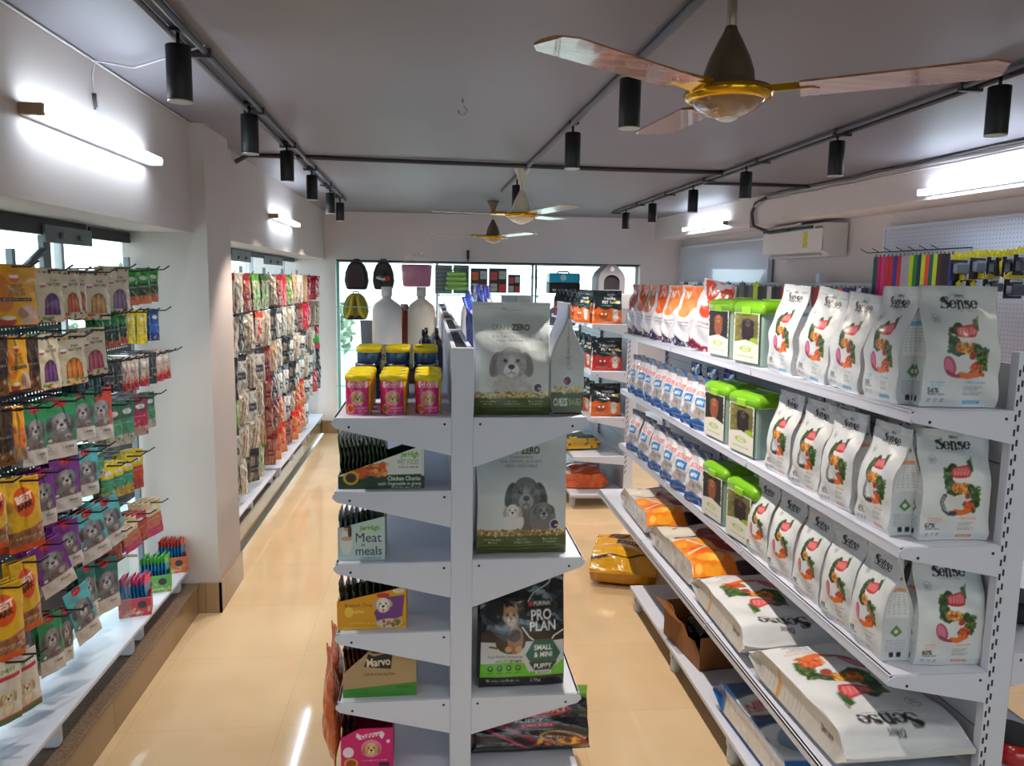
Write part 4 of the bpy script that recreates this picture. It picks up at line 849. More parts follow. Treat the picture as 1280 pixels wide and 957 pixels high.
# orange and white bags, far part of the top shelf
NO = [pouch('orange_white_bag', .20, .30, .08, art_norange(c, seed=i + 1), None, (196, 198, 206), seed=i + 3, m=GLOSS, wr=.006) for i, c in enumerate(((224, 92, 30), (226, 120, 60), (206, 60, 34)))]
for i, y in enumerate((3.58, 3.83, 4.06, 4.27, 4.47, 4.67, 4.85)):
    put('orange_white_bag', NO[(2, 1, 1, 0, 1, 0, 2)[i]], (1.33, y, 1.481), math.radians(-90 + (26, 18, 14, 22, 12, 20, 10)[i]), 'orange and white food bag, %s from the lime-lidded containers, top shelf' % ORD[i], 'food bag', 'orange and white bags on the top shelf', ry=(.18, .02, -.03, .05, 0, .08, 0)[i], sc=((1.05, 1, 1.12) if i == 0 else (1, 1, 1.04)))
RC = pouch('blue_white_bag', .155, .245, .075, art_rc(), art_rc_side(), (60, 110, 170), seed=11, m=GLOSS, wr=.005)
for i, y in enumerate((3.50, 3.65, 3.83, 4.0, 4.17, 4.37, 4.53, 4.70)):
    put('blue_white_bag', RC, (1.305, y, 1.111), math.radians(-90 + (16, 10, 14, 8, 12, 6, 14, 9)[i]), 'blue and white bag with red lettering, %s from the containers, middle shelf' % ORD[i], 'food bag', 'blue and white bags on the middle shelf', ry=(.03, -.04, .02)[i % 3])
for i, y in enumerate((3.52, 3.74, 3.95, 4.17, 4.42, 4.68)):
    put('blue_white_bag', RC, (1.305, y, .746), math.radians(-90 + (12, 16, 8, 12, 6, 10)[i]), 'blue and white bag with red lettering, %s from the containers, third shelf' % ORD[i], 'food bag', 'blue and white bags on the third shelf', ry=(-.02, .03, .02)[i % 3], sc=(1.1, 1, 1.06))
BPK = pouch('blue_pack', .16, .27, .06, Art(.6, 30, (50, 110, 190)).noise(0, 0, .6, 1, [(80, 140, 210), (40, 80, 150), (150, 180, 220)], 40, .05, 3), None, (50, 90, 160), seed=4, m=GLOSS)
for i, y in enumerate((3.55, 3.78, 4.02)): put('blue_pack', BPK, (1.43, y, 1.111), math.radians(-90), 'glossy blue pack behind the blue and white bags, %s from containers' % ORD[i], 'food bag', 'blue packs behind the middle-shelf bags')
# sacks lying on the wide low shelf
def art_bigsense(seed=2):
    a = art_sense(ORG, '60%', 'onion', 120, seed); b = Art(.62, 120, (222, 222, 220)); b.a = a.a[:, :b.a.shape[1]]; return b
def art_sack_side(n=120):
    a = Art(.16, n, (214, 210, 204)); a.rect(.0, .3, .16, .33, (226, 160, 80)); a.sense(.08, .78, .022, BLK, PI / 2)
    for k in range(12): a.scribble(.02, .1 + .04 * k, .14, .006, (150, 146, 140), k)
    return a
SACK = [pouch('large_sack', .40, .62, .105, art_bigsense(3), art_sack_side(), (210, 210, 208), 'slab', seed=31, wr=.006), pouch('large_sack', .40, .62, .105, art_bigsense(7), art_sack_side(), (210, 210, 208), 'slab', seed=32, wr=.007)]
def lying(me, x, y, z, rz, label, nm='large_food_sack', tilt=0, sc=(1, 1, 1), d=.105, L=.62):
    # front up; the bag's own top points to -Y after rz = pi
    o = link(nm, me); R = Matrix.Rotation(rz, 4, 'Z') @ Matrix.Rotation(tilt, 4, 'Y') @ Matrix.Rotation(-PI / 2, 4, 'X')
    o.matrix_world = Matrix.Translation((x, y, z)) @ R @ Matrix.Translation((0, 0, -L / 2 * sc[2])) @ Matrix.Diagonal((*sc, 1)); return tag(o, label, 'food sack')
lying(SACK[0], 1.33, 2.18, .503, PI + .03, 'large white food sack lying upside down on low shelf, nearest the camera')
lying(SACK[1], 1.33, 2.83, .503, PI - .02, 'large white food sack lying on low shelf beside the orange-fronted sack', sc=(1, 1, .98))
def art_bign(n=90):
    a = Art(.66, n, (216, 208, 196)); a.rect(0, .86, .66, 1, (36, 32, 60)); a.rect(0, .0, .66, .10, (40, 34, 52)); a.scribble(.1, .93, .55, .05, (180, 180, 200), 4)
    a.ell(.48, .5, .26, .26, (150, 44, 30)); a.line([(.40, .38), (.44, .62), (.56, .40), (.60, .62)], .022, (220, 190, 170)); a.poly([(.0, .50), (.27, .50), (.36, .0), (.0, .0)], (240, 134, 30)); a.noise(.0, .05, .26, .46, [(250, 170, 50), (230, 100, 20), (246, 200, 90)], 26, .045, 2)
    a.line([(.04, .24), (.22, .34), (.12, .48)], .02, (236, 226, 210)); a.rect(.04, .53, .24, .565, (60, 54, 40)); a.scribble(.1, .76, .3, .02, (120, 110, 100), 2); return a
def art_plain(bg, n, cs, seed, asp=.2, r=.03): return Art(asp, n, bg).noise(0, 0, asp, 1, cs, 40, r, seed)
BIGN = [pouch('orange_front_sack', .42, .66, .11, art_bign(), art_plain((205, 198, 188), 90, [(180, 170, 160), (225, 220, 210)], 2), (200, 196, 188), 'slab', seed=s, wr=.008, m=GLOSS) for s in (41, 42)]
lying(BIGN[0], 1.36, 3.50, .505, PI / 2 * 0 + 0 + .02, 'white sack with orange block and red circle, nearer of the lying pair', sc=(1, 1, .98), L=.66)
lying(BIGN[1], 1.37, 4.22, .505, .0 - .02, 'white sack with orange block and red circle, farther of the lying pair', sc=(1, 1, .98), L=.66)
def art_rcbig(n=90):
    a = Art(.66, n, (206, 214, 222)); a.rect(0, .0, .66, .30, (30, 84, 140)); a.rect(0, .50, .66, .62, (24, 70, 120)); a.text('Maxi', .33, .56, .06, (190, 206, 224), .0, maxw=.2); a.text('ROYAL CANIN', .36, .40, .07, (190, 40, 44), .02, maxw=.52); a.line([(.02, .455), (.64, .445)], .008, RED); a.ell(.4, .75, .2, .12, (120, 150, 176)); a.rect(0, .9, .66, 1, (40, 110, 180)); a.text('Puppy', .4, .66, .04, (60, 90, 130), .01, maxw=.2); return a
RCB = pouch('blue_white_sack', .40, .62, .11, art_rcbig(), art_plain((214, 208, 200), 90, [(222, 216, 212), (232, 232, 236), (196, 190, 188)], 5, .2, .02).rect(0, 0, .2, .14, (30, 100, 180)).rect(0, .92, .2, 1, (30, 110, 190)).rect(0, 0, .03, 1, (30, 110, 190)), (30, 110, 190), 'slab', seed=51, wr=.008, m=GLOSS)
lying(RCB, 1.335, 2.50, .200, PI + .04, 'blue and white sack with red letters lying on the base shelf')
def art_yel(n=90):
    a = Art(.7, n, (226, 166, 24)); a.rect(.26, .42, .50, .52, (30, 26, 24)); a.text('Adult', .38, .47, .055, (226, 222, 210), .02, maxw=.18); a.ell(.3, .8, .16, .12, (150, 40, 36)); a.ell(.3, .8, .11, .08, (190, 140, 110)); a.ell(.6, .62, .06, .05, (160, 40, 30)); a.text('PET', .6, .42, .07, (150, 60, 30), .02, maxw=.12); a.line([(.0, .08), (.7, .18)], .02, (16, 14, 14)); return a
YEL = pouch('yellow_sack', .40, .50, .16, art_yel(), art_plain((222, 160, 24), 90, [(206, 140, 20), (236, 180, 40), (240, 200, 60)], 3), (210, 150, 20), 'slab', seed=61, wr=.012, m=GLOSS)
lying(YEL, 1.20, 4.50, .108, -.30, 'yellow dog food sack lying on the floor at the end of base shelf', L=.50)
# torn cardboard box
M_card = mat('brown cardboard', (150, 98, 52), .7, noise=.12, scale=12); M_carddk = mat('cardboard inside', (96, 62, 36), .8)
t = thing('cardboard_box', 'open torn brown cardboard box on the base shelf', 'box', (1.335, 3.28, .126), .12)
m = MB().b2((-.19, -.19, 0), (.19, -.186, .15)).b2((-.19, .186, 0), (.19, .19, .17)).b2((.186, -.19, 0), (.19, .19, .16)).b2((-.19, -.19, 0), (.19, .19, .004)); m.build('body', M_card, t)
m = MB().prism([(-.19, .0), (.19, .0), (.19, .165), (.11, .172), (.07, .13), (-.02, .14), (-.06, .10), (-.13, .11), (-.19, .07)], -.19, -.186, 'yz'); m.build('torn_front', M_card, t)
MB().add([(-.19, .0, .13), (-.19, .19, .165), (-.25, .17, .20), (-.24, .02, .17)], [(0, 1, 2, 3)]).build('flap', M_card, t)
pk = pouch('dark_pack', .12, .2, .06, art_plain((40, 34, 34), 30, [(90, 30, 26), (20, 20, 30)], 2, .5), None, (40, 30, 30), seed=3, m=GLOSS)
for i in range(3): put('dark_pack', pk, (1.25 + .09 * i, 3.3 + .03 * i, .132), -.5 + i * .4, 'dark packet inside the torn cardboard box, %s from the aisle' % ORD[i], 'packet', 'packets in the cardboard box', sc=(1, 1, .72))

# far unit: pet food bags and sacks
PO = pouch('pet_food_pack', .20, .235, .085, art_pet((232, 106, 24)), art_pet_side((232, 106, 24)), (30, 44, 50), seed=71, m=GLOSS); PR = pouch('pet_food_pack', .20, .235, .085, art_pet((206, 44, 40)), art_pet_side((206, 44, 40)), (30, 44, 50), seed=72, m=GLOSS)
put('pet_food_pack', PO, (1.385, 6.0, 1.481), 0, 'dark and orange pet food bag facing the camera, far top shelf', 'food bag', sc=(1.15, 1, 1.1))
for i, (y, me) in enumerate(((6.05, PO), (6.28, PO), (6.5, PO), (6.72, PR), (6.95, PR), (7.15, PR), (7.35, PR))):
    put('pet_food_pack', me, (1.27 + (.0 if i else -.0), y + .05, 1.481), math.radians(-90 + 38), 'dark and %s pet food bag turned to the aisle, %s along the far top shelf' % ('orange' if me is PO else 'red', ORD[i]), 'food bag', 'pet food bags on the far top shelf', sc=(.9, .8, 1.1)) if i else put('pet_food_pack', me, (1.24, 6.14, 1.481), math.radians(-60), 'dark and orange pet food bag turned to the aisle, first along far top shelf', 'food bag', 'pet food bags on the far top shelf', sc=(.9, .7, 1.1))
for z, me, cn, sh in ((1.11, PR, 'red', 'middle'), (.745, PO, 'orange', 'third')):
    put('pet_food_pack', me, (1.39, 6.0, z + .001), 0, 'dark and %s pet food bag facing the camera on the far %s shelf' % (cn, sh), 'food bag', sc=(1.25, 1, 1.1))
    for i, y in enumerate((6.22, 6.45, 6.68, 6.9)): put('pet_food_pack', me, (1.30, y, z + .001), math.radians(-70), 'dark and %s pet food bag, %s along the far %s shelf' % (cn, ORD[i], sh), 'food bag', 'pet food bags on the far %s shelf' % sh, sc=(.95, .8, 1.1))
GY = pouch('green_yellow_sack', .34, .5, .10, art_plain((30, 70, 50), 50, [(20, 50, 40), (222, 180, 40), (40, 90, 60)], 4, .7, .05), art_plain((222, 170, 30), 50, [(222, 170, 30), (40, 60, 40)], 4), (200, 160, 30), 'slab', seed=81, m=GLOSS)
lying(GY, 1.30, 6.42, .745 - .23, 1.5, 'green and yellow sack lying on the far low shelf', sc=(.9, 1, .9), L=.5) if False else None
o = lying(GY, 1.19, 6.28, .49, PI / 2 + .1, 'green and yellow sack lying on the low shelf of the far unit', sc=(1, .9, .8), L=.5)
OR_ = pouch('orange_sack', .36, .5, .12, Art(.72, 60, (232, 100, 20)).rect(0, .6, .4, 1, (200, 210, 220)).ell(.4, .5, .2, .2, (220, 70, 20)).noise(0, .1, .72, .9, [(244, 130, 30), (216, 80, 16)], 30, .05, 3).scribble(.08, .1, .4, .05, WHT, 2), art_plain((232, 100, 20), 60, [(240, 120, 30), (210, 80, 20)], 4), (220, 90, 20), 'slab', seed=82, wr=.01, m=GLOSS)
lying(OR_, 1.22, 6.25, .192, PI / 2 - .1, 'orange sack lying on the base of the far unit', sc=(1.1, 1, 1.0), L=.5)

# back of the right gondola: bowls
M_redb = mat('red enamel', (196, 34, 28), .2, noise=0, coat=.6); M_orb = mat('orange enamel', (226, 84, 34), .25, noise=0); M_rub = mat('black rubber', (26, 26, 28), .6); M_steel = mat('steel bowl', (150, 150, 152), .2, metal=.9)
def bowl(x, y, z, m, r, label, mi):
    t = thing('pet_bowl', label, 'pet bowl', (x, y, z), 0, 'pet bowls on the back shelves'); MB().lathe([(r * .75, 0), (r, .006), (r * .82, .06), (r * .76, .062), (r * .6, .012), (0, .01)], n=28).build('outer_bowl', m, t); MB().lathe([(r * .78, .065), (r * .74, .060), (r * .58, .016), (0, .014)], n=28).build('inner_dish', mi, t); return t
bowl(1.80, 2.06, .371, M_redb, .10, 'red bowl with black dish, nearest on the back lower shelf', M_rub); bowl(1.80, 2.32, .371, M_orb, .10, 'orange bowl with steel dish behind the red bowl', M_steel); bowl(1.80, 2.6, .371, M_redb, .10, 'red bowl with steel dish, third on back lower shelf', M_steel)
bowl(1.80, 2.10, .801, M_rub, .09, 'black rubber bowl on the upper back shelf', M_rub); bowl(1.80, 2.4, .801, M_steel, .09, 'steel bowl on the upper back shelf', M_steel)
tag(MB().b2((1.66, 2.2, 1.201), (1.92, 2.5, 1.36), bev=.01).build('carton', mat('beige carton', (196, 170, 130), .6)), 'beige carton on the back shelf of the right gondola', 'carton')

# leashes and tools along the right wall
def leash(x, y, ztop, L, w, m, label, grp, k=0):
    o = MB().box((0, 0, -L / 2), (.012, w, L), bev=.004).tube([(0, 0, -.0), (-.0, 0, .014)], .005, 6, 1).box((0, 0, -L - .015), (.010, w * .7, .03), 1, bev=.003)
    r = o.build('leash', [m, M_steel]); r.location = (x, y, ztop); r.rotation_euler = (0, 0, math.atan(.065)); return tag(r, label, 'leash', grp)
def dots_mat(name, c1, c2, sc=60):
    m = bpy.data.materials.new(name); m.use_nodes = True; nt = m.node_tree; b = nt.nodes['Principled BSDF']; tc = nt.nodes.new('ShaderNodeTexCoord'); v = nt.nodes.new('ShaderNodeTexVoronoi'); v.inputs['Scale'].default_value = sc
    v.inputs['Randomness'].default_value = .3; r = nt.nodes.new('ShaderNodeValToRGB'); r.color_ramp.interpolation = 'CONSTANT'; r.color_ramp.elements[0].color = (*lin(c2), 1); r.color_ramp.elements[1].position = .3; r.color_ramp.elements[1].color = (*lin(c1), 1)
    nt.links.new(tc.outputs['Object'], v.inputs['Vector']); nt.links.new(v.outputs['Distance'], r.inputs['Fac']); nt.links.new(r.outputs['Color'], b.inputs['Base Color']); b.inputs['Roughness'].default_value = .5; return m
LM = dict(teal=mat('teal webbing', (0, 96, 96), .6), magenta=mat('magenta webbing', (200, 20, 110), .6), pink=mat('pink webbing', (226, 60, 130), .6), reddot=dots_mat('red dotted webbing', (206, 24, 40), (240, 200, 200)), bluedot=dots_mat('blue dotted webbing', (50, 40, 150), (220, 200, 220)), grey=mat('grey webbing', (168, 166, 182), .6), lime=mat('lime webbing', (190, 214, 30), .6), navy=mat('navy webbing', (30, 34, 80), .6), orange=mat('coral webbing', (234, 70, 60), .6), maroon=dots_mat('maroon patterned webbing', (70, 30, 50), (130, 50, 80)), pinkblack=dots_mat('pink and black webbing', (30, 20, 30), (226, 60, 120), 70), green=mat('green webbing', (20, 130, 50), .6), black=mat('black webbing', (22, 22, 26), .6), white=mat('white webbing', (210, 210, 212), .6), redb=mat('red webbing', (176, 26, 34), .6), rope=dots_mat('grey camouflage webbing', (70, 72, 74), (150, 150, 140), 90), maro=dots_mat('dark red rope webbing', (110, 20, 24), (60, 14, 18), 120), blue=mat('blue webbing', (40, 50, 130), .6))
seq = ['teal', 'magenta', 'pink', 'reddot', 'reddot', 'bluedot', 'reddot', 'grey', 'grey', 'lime', 'green', 'navy', 'lime', 'orange', 'teal', 'lime', 'maroon', 'pinkblack', 'pinkblack', 'bluedot']
WN = {'teal': 'teal', 'magenta': 'magenta', 'pink': 'pink', 'reddot': 'red dotted', 'bluedot': 'blue dotted', 'grey': 'grey', 'lime': 'lime', 'navy': 'navy', 'orange': 'coral', 'maroon': 'maroon patterned', 'pinkblack': 'pink and black', 'green': 'green', 'black': 'black', 'white': 'white', 'redb': 'red', 'rope': 'grey mottled', 'maro': 'dark red rope', 'blue': 'blue'}
def yrow(u, off):
    # the y on the slanted line wall_pt - off that shows at photo column u
    y = 5.0
    for _ in range(25): p = at(u, 340, X=wall_pt(y, off)); y = .5 * y + .5 * p.y
    return y
u = 1094
for i, k in enumerate(seq):
    y = yrow(u, .2); z = at(u, 321 - (u - 1094) * .05, Y=y).z; long_ = k in ('orange',) or (i in (14, 15))
    leash(wall_pt(y, .2), y, z, .62 if long_ else .42 - .0 * (i % 3), .042, LM[k], '%s leash, %s from the left on the right wall pegboard' % (WN[k], ORD[i]), 'leashes on the right wall pegboard'); u += 5.0
hk = thing('pegboard_hooks', 'row of wire hooks holding the coloured leashes, right wall', 'hook rail')
for i in range(7): y = yrow(1096 + 15 * i, .2); z = at(1096 + 15 * i, 319 - 15 * i * .05, Y=y).z; MB().tube([(wall_pt(y, .03), y, z + .03), (wall_pt(y, .28), y + .0, z + .015), (wall_pt(y, .33), y, z + .04)], .003).build('hook', M_wire, hk)
u = 858; i = 0
seq2 = ['black', 'white', 'black', 'rope', 'black', 'white', 'black', 'black', 'rope', 'black', 'white', 'black', 'rope', 'black', 'rope', 'lime', 'black', 'pinkblack', 'white', 'black', 'pinkblack', 'redb', 'pinkblack', 'white', 'black', 'redb', 'maro', 'maro', 'redb', 'maro', 'lime', 'black', 'green', 'orange', 'blue', 'navy', 'blue', 'white', 'navy']
while i < len(seq2):
    k = seq2[i]; y = yrow(u, .30); z = 1.79 + (.03 if i < 18 and i % 3 == 0 else 0)
    leash(wall_pt(y, .30), y, z, .33 + .12 * (k == 'maro') + .03 * (i % 3), .105 if i < 24 else .07, LM[k], '%s leash, %s from the left along the low wall rail' % (WN[k], ORD[i]), 'leashes on the low wall rail'); i += 1; u += 5.9
# carded tools
def tool(u0, v0, u1, v1, i, kind):
    y = yrow((u0 + u1) / 2, .22); a = at(u0, v0, Y=y); b = at(u1, v1, Y=y); w = abs(b.x - a.x); h = a.z - b.z
    lab = {'hood': 'grey clamshell grooming tool on yellow card, %s from the left, right wall', 'claw': 'yellow-handled grooming tool pack, %s from the left, right wall', 'box': 'black-cased clamshell pack, %s from the left, right wall'}[kind] % ORD[i]
    t = thing('carded_tool', lab, 'carded tool', (wall_pt(y, .22), y, a.z), math.radians(14), 'yellow carded tools on the right wall'); yc = mat('yellow card', (222, 206, 30), .45, noise=.25, scale=40)
    MB().prism([(-w / 2, 0), (-w / 2 + .01, -.02), (-w * .2, .004), (w * .1, -.004), (w / 2, .006), (w / 2, -h * .24), (-w / 2, -h * .26)], .0, .004, 'xz').build('header_card', yc, t)
    MB().box((0, .004, -h * .62), (w * .9, .004, h * .72), bev=.002).build('backing', mat('dark card', (40, 42, 52), .4), t)
    if kind == 'hood': MB().box((0, -.018, -h * .55), (w * .8, .04, h * .38), bev=.014).build('blister', mat('grey blister', (110, 118, 134), .12, coat=.8), t); MB().box((w * .1, -.01, -h * .85), (w * .22, .02, h * .2), bev=.006).build('tool_handle', yc, t)
    elif kind == 'claw': MB().tube([(-w * .1, -.012, -h * .3), (0, -.016, -h * .6), (w * .08, -.012, -h * .9)], [.012, .016, .01]).build('tool_handle', yc, t); MB().box((0, -.01, -h * .35), (w * .6, .02, h * .12), bev=.004).build('tool_head', M_black, t)
    else: MB().box((0, -.02, -h * .65), (w * .86, .045, h * .45), bev=.012).build('blister', mat('black blister', (38, 40, 50), .12, coat=.8), t); MB().box((0, -.014, -h * .33), (w * .6, .01, h * .1), bev=.003).build('label_strip', mat('pale label', (186, 186, 196), .4), t)
for i, (a, b, c, d, k) in enumerate(((1186, 315, 1212, 352, 'hood'), (1210, 312, 1234, 350, 'hood'), (1190, 345, 1204, 364, 'claw'), (1208, 345, 1222, 364, 'claw'), (1232, 312, 1248, 346, 'box'), (1244, 313, 1254, 346, 'claw'), (1252, 311, 1266, 347, 'box'), (1265, 308, 1282, 345, 'box'), (1228, 342, 1252, 368, 'box'), (1254, 340, 1284, 374, 'box'))): tool(a, b, c, d, i, k)

# ------------------------------------------------------------------ middle gondola, right face (towards camera)
GZ1 = pouch('grain_bag', .265, .385, .115, art_gz(.64, 150, False), None, (190, 198, 202), seed=91, wr=.003); GZ2 = pouch('grain_bag', .325, .44, .13, art_gz(.74, 168, True), None, (190, 198, 202), seed=92, wr=.003, kind='stand')
PP = pouch('puppy_food_bag', .315, .43, .13, art_pp(), None, (24, 24, 28), seed=93, wr=.003, m=GLOSS)
put('grain_free_bag', GZ1, (.272, 2.60, 1.357), 0, 'pale grey bag with a puppy facing the camera on top shelf', 'food bag', sc=(1, 1, .97))
put('grain_free_bag', GZ2, (.312, 2.61, .871), 0, 'large pale grey bag with two dogs on the second shelf', 'food bag', sc=(1, 1, .97))
put('puppy_food_bag', PP, (.322, 2.62, .376), .03, 'black puppy food bag with a small terrier, gondola third shelf', 'food bag', rx=-.01)
GZS = pouch('grain_bag', .26, .385, .11, art_gz(.64, 100, False), art_gz_side(), (190, 198, 202), seed=94, wr=.003)
put('grain_free_bag', GZS, (.462, 2.67, 1.357), math.radians(90), 'pale grey bag turned sideways beside the puppy bag, top shelf', 'food bag', sc=(.92, 1, .97), ry=.0)
SCB = pouch('black_maroon_sack', .44, .46, .12, art_sc(), None, (30, 20, 24), 'slab', seed=95, wr=.007, m=GLOSS)
o = put('black_maroon_sack', SCB, (.368, 2.60, .103), 0, 'black and maroon puppy food sack leaning back on the base', 'food sack', rx=math.radians(-22), sc=(1, .8, .47))
# row of bags behind on the right face: bright blue tops and grey gussets
BT = [pouch('blue_top_bag', .24, .36, .09, Art(.66, 40, (206, 210, 216)).rect(0, .55, .66, 1, (40, 56, 170)).rect(.15, .6, .5, .85, (210, 214, 224)).scribble(.2, .72, .46, .08, (80, 120, 60), 3).rect(0, 0, .66, .4, (60, 90, 190)), art_plain((46, 60, 150), 40, [(40, 50, 130), (90, 130, 200)], 3, .3, .04), (120, 190, 230), seed=96 + i, m=GLOSS, wr=.006) for i in range(2)]
for i, (x, y, rz, ry, k) in enumerate(((.26, 2.93, 78, 0, 1), (.26, 3.20, 84, 0, 0), (.30, 3.45, 80, -.1, 1), (.28, 3.75, 85, -.1, 0), (.30, 4.05, 86, -.06, 1), (.31, 4.35, 80, -.08, 0), (.3, 4.7, 88, -.05, 1), (.3, 5.05, 80, -.05, 0))):
    put('blue_top_bag', BT[k], (x, y, 1.357), math.radians(rz), 'blue and white food bag, %s behind the pale grey bags, gondola top' % ORD[i], 'food bag', 'blue and white bags behind the grey bags', rx=(-.30, -.26, -.12, -.08, -.05, -.08, -.05, -.05)[i], sc=(1, 1, 1.12 + .03 * (i % 3)))
WB = pouch('white_red_bag', .24, .33, .09, Art(.7, 36, (214, 206, 210)).rect(0, .75, .7, .85, (150, 90, 110)).noise(0, 0, .7, .7, [(226, 220, 222), (120, 110, 120)], 20, .04, 2), None, (210, 206, 208), seed=99)
for i, y in enumerate((5.5, 5.9, 6.35, 6.8)): put('white_bag', WB, (.36, y, 1.357), math.radians(60), 'white food bag, %s of the far row on the gondola top' % ORD[i], 'food bag', 'far white bags on the gondola top')
for i, (y, z) in enumerate(((2.95, .871), (3.3, .871), (3.7, .871), (2.95, .376), (3.35, .376))):
    put('grain_free_bag', GZS if z > .5 else PP, (.34, y, z), math.radians(85), '%s bag behind the front bag, %s, %s gondola shelf' % ('pale grey' if z > .5 else 'black', ORD[i % 3], 'second' if z > .5 else 'third'), 'food bag', 'bags behind the front gondola bags', sc=(.95, 1, .9))

# ------------------------------------------------------------------ middle gondola, left face
M_yel = mat('yellow plastic lid', (226, 204, 24), .35, noise=0)
def art_can(n=56):
    a = Art(2 * PI * .043 / .125, n, (206, 24, 110)); c = a.asp / 2; a.rect(0, 0, a.asp, .03, (190, 190, 196)); a.rect(c + .33, .05, c + .6, .95, (216, 190, 40)); a.rect(c - .6, .05, c - .33, .95, (200, 40, 60))
    for q in (-1, 1): a.ell(c + q * .24, .86, .06, .06, (236, 206, 216)); a.ell(c + q * .24, .78, .06, .06, (236, 206, 216))
    a.rect(c - .26, .74, c + .26, .88, (236, 206, 216)); a.text('CUDDLE', c, .81, .11, (206, 40, 80), .03, maxw=.42); a.ell(c, .46, .2, .2, (230, 150, 180)); a.dog(c, .46, .15, (206, 150, 90), (140, 86, 50), (232, 200, 150), 'drop', body=False); a.ell(c - .2, .18, .13, .12, (230, 140, 40)); a.ell(c - .2, .18, .09, .08, (150, 50, 30)); a.scribble(c - .05, .2, c + .28, .04, (240, 200, 220), 2); a.scribble(c - .05, .12, c + .28, .03, (240, 200, 220), 3); return a
def wrap_mesh(name, r, h, art, m):
    F = art.grid(); n, mf = F.shape[:2]; vs = []; cols = []
    for i in range(n):
        for j in range(mf):
            a = -PI / 2 + (j / mf - .5) * 2 * PI; vs.append((r * math.cos(a), r * math.sin(a), h * i / (n - 1))); cols.append(F[i, j])
    fs = [(i * mf + j, i * mf + (j + 1) % mf, (i + 1) * mf + (j + 1) % mf, (i + 1) * mf + j) for i in range(n - 1) for j in range(mf)] + [tuple(range(mf - 1, -1, -1)), tuple((n - 1) * mf + j for j in range(mf))]
    me = bpy.data.meshes.new(name); me.from_pydata(vs, [], fs); ca = me.color_attributes.new('print', 'FLOAT_COLOR', 'POINT'); arr = np.ones((len(vs), 4)); arr[:, :3] = np.array(cols); ca.data.foreach_set('color', arr.ravel()); me.materials.append(m)
    me.polygons.foreach_set('use_smooth', [True] * (len(fs) - 2) + [False] * 2); me.update(); return me
CAN = wrap_mesh('can_body', .043, .125, art_can(), GLOSS)
def can(x, y, z, label, body=None, lidm=None, grp='pink biscuit cans', r=.043, h=.125, first=[None]):
    t = thing('food_can', label, 'food can', (x, y, z), 0, grp)
    if body is None: link('can_body', CAN, t)
    else: MB().lathe([(r * .95, 0), (r, .003), (r, h - .003), (r * .95, h)], n=24).build('can_body', body, t)
    if lidm is not None: MB().lathe([(r + .001, h - .012), (r + .0025, h - .012), (r + .003, h + .004), (r + .001, h + .008), (r - .004, h + .008), (r - .006, h + .003), (0, h + .003)], n=28).build('lid', lidm, t)
    return t
cx_ = (-.236, -.122, -.006)
for j, xx in enumerate(cx_):
    for i in range(3): can(xx, 2.58 + i * .091, 1.356, 'pink can with a golden puppy and yellow lid, %s column, %s from front' % (('left', 'middle', 'right')[j], ORD[i]), None, M_yel)
M_bl = mat('blue grey can print', (60, 90, 130), .3, noise=.5, scale=60, metal=.4)
for j in range(3):
    for i in range(2):
        t_ = can((-.235, -.125, -.015)[j], 2.93 + i * .095, 1.356, 'blue-grey can with yellow lid, %s column, %s behind the pink cans' % (('left', 'middle', 'right')[j], ORD[i]), M_bl, M_steel, 'blue-grey cans behind the pink cans')
        can((-.230, -.122, -.018)[j], 2.93 + i * .095, 1.492, 'yellow-topped tin stacked on blue-grey can, %s column, %s row' % (('left', 'middle', 'right')[j], ORD[i]), M_bl, M_yel, 'stacked yellow-topped tins', h=.05)
# printed display boxes whose sides are cut away in a slope
def display_box(x, y, z, w, d, hl, hr, flat, art, back, label, sachet, sn, sh, spread, sdesc, rz=0):
    """side with the print faces the camera; its top edge slopes from hl at the aisle up to hr"""
    t = thing('display_box', label, 'display box', (x, y, z), rz); F = art.grid(); n, mf = F.shape[:2]; H = max(hl, hr); vs = []; cols = []
    for yy in (-.0015, .0015):
        for i in range(n):
            for j in range(mf):
                u = j / (mf - 1); top = hl + (hr - hl) * min(1, u / flat); vs.append((u * w, yy, min(i / (n - 1) * H, top))); cols.append(F[i, j] if yy < 0 else lin(back))
    N = n * mf; fs = [(i * mf + j, i * mf + j + 1, (i + 1) * mf + j + 1, (i + 1) * mf + j) for i in range(n - 1) for j in range(mf - 1)]; fs += [tuple(N + q for q in reversed(f)) for f in fs]
    me = bpy.data.meshes.new('front_panel'); me.from_pydata(vs, [], fs); ca = me.color_attributes.new('print', 'FLOAT_COLOR', 'POINT'); arr = np.ones((len(vs), 4)); arr[:, :3] = np.array(cols); ca.data.foreach_set('color', arr.ravel()); me.materials.append(CARD); me.update(); link('front_panel', me, t)
    bm_ = mat('box card %d %d %d' % back, back, .5, noise=.05); m = MB().b2((0, .002, 0), (w, d, .003)).b2((w - .003, .002, .003), (w, d, hr)).b2((0, .002, .003), (.003, d, hl)); m.prism([(0, 0), (w, 0), (w, hr), (w * flat, hr), (0, hl)], d - .003, d, 'xz'); m.build('tray', bm_, t)
    for i in range(sn):
        q = (i + .5) / sn; o = put('treat_sachet', sachet, (x + .008 + q * (w * spread - .014), y + d / 2, z + .004), math.radians(-90), '%s sachet standing in its box, %s from the aisle' % (sdesc, ORD[i]), 'sachet', '%s sachets in their display box' % sdesc, ry=0); o.rotation_euler = (random.uniform(-.03, .03), 0, math.radians(-90)); o.rotation_euler.x = .09; o.scale = (1, 1, sh * random.uniform(.96, 1.03))
    return t
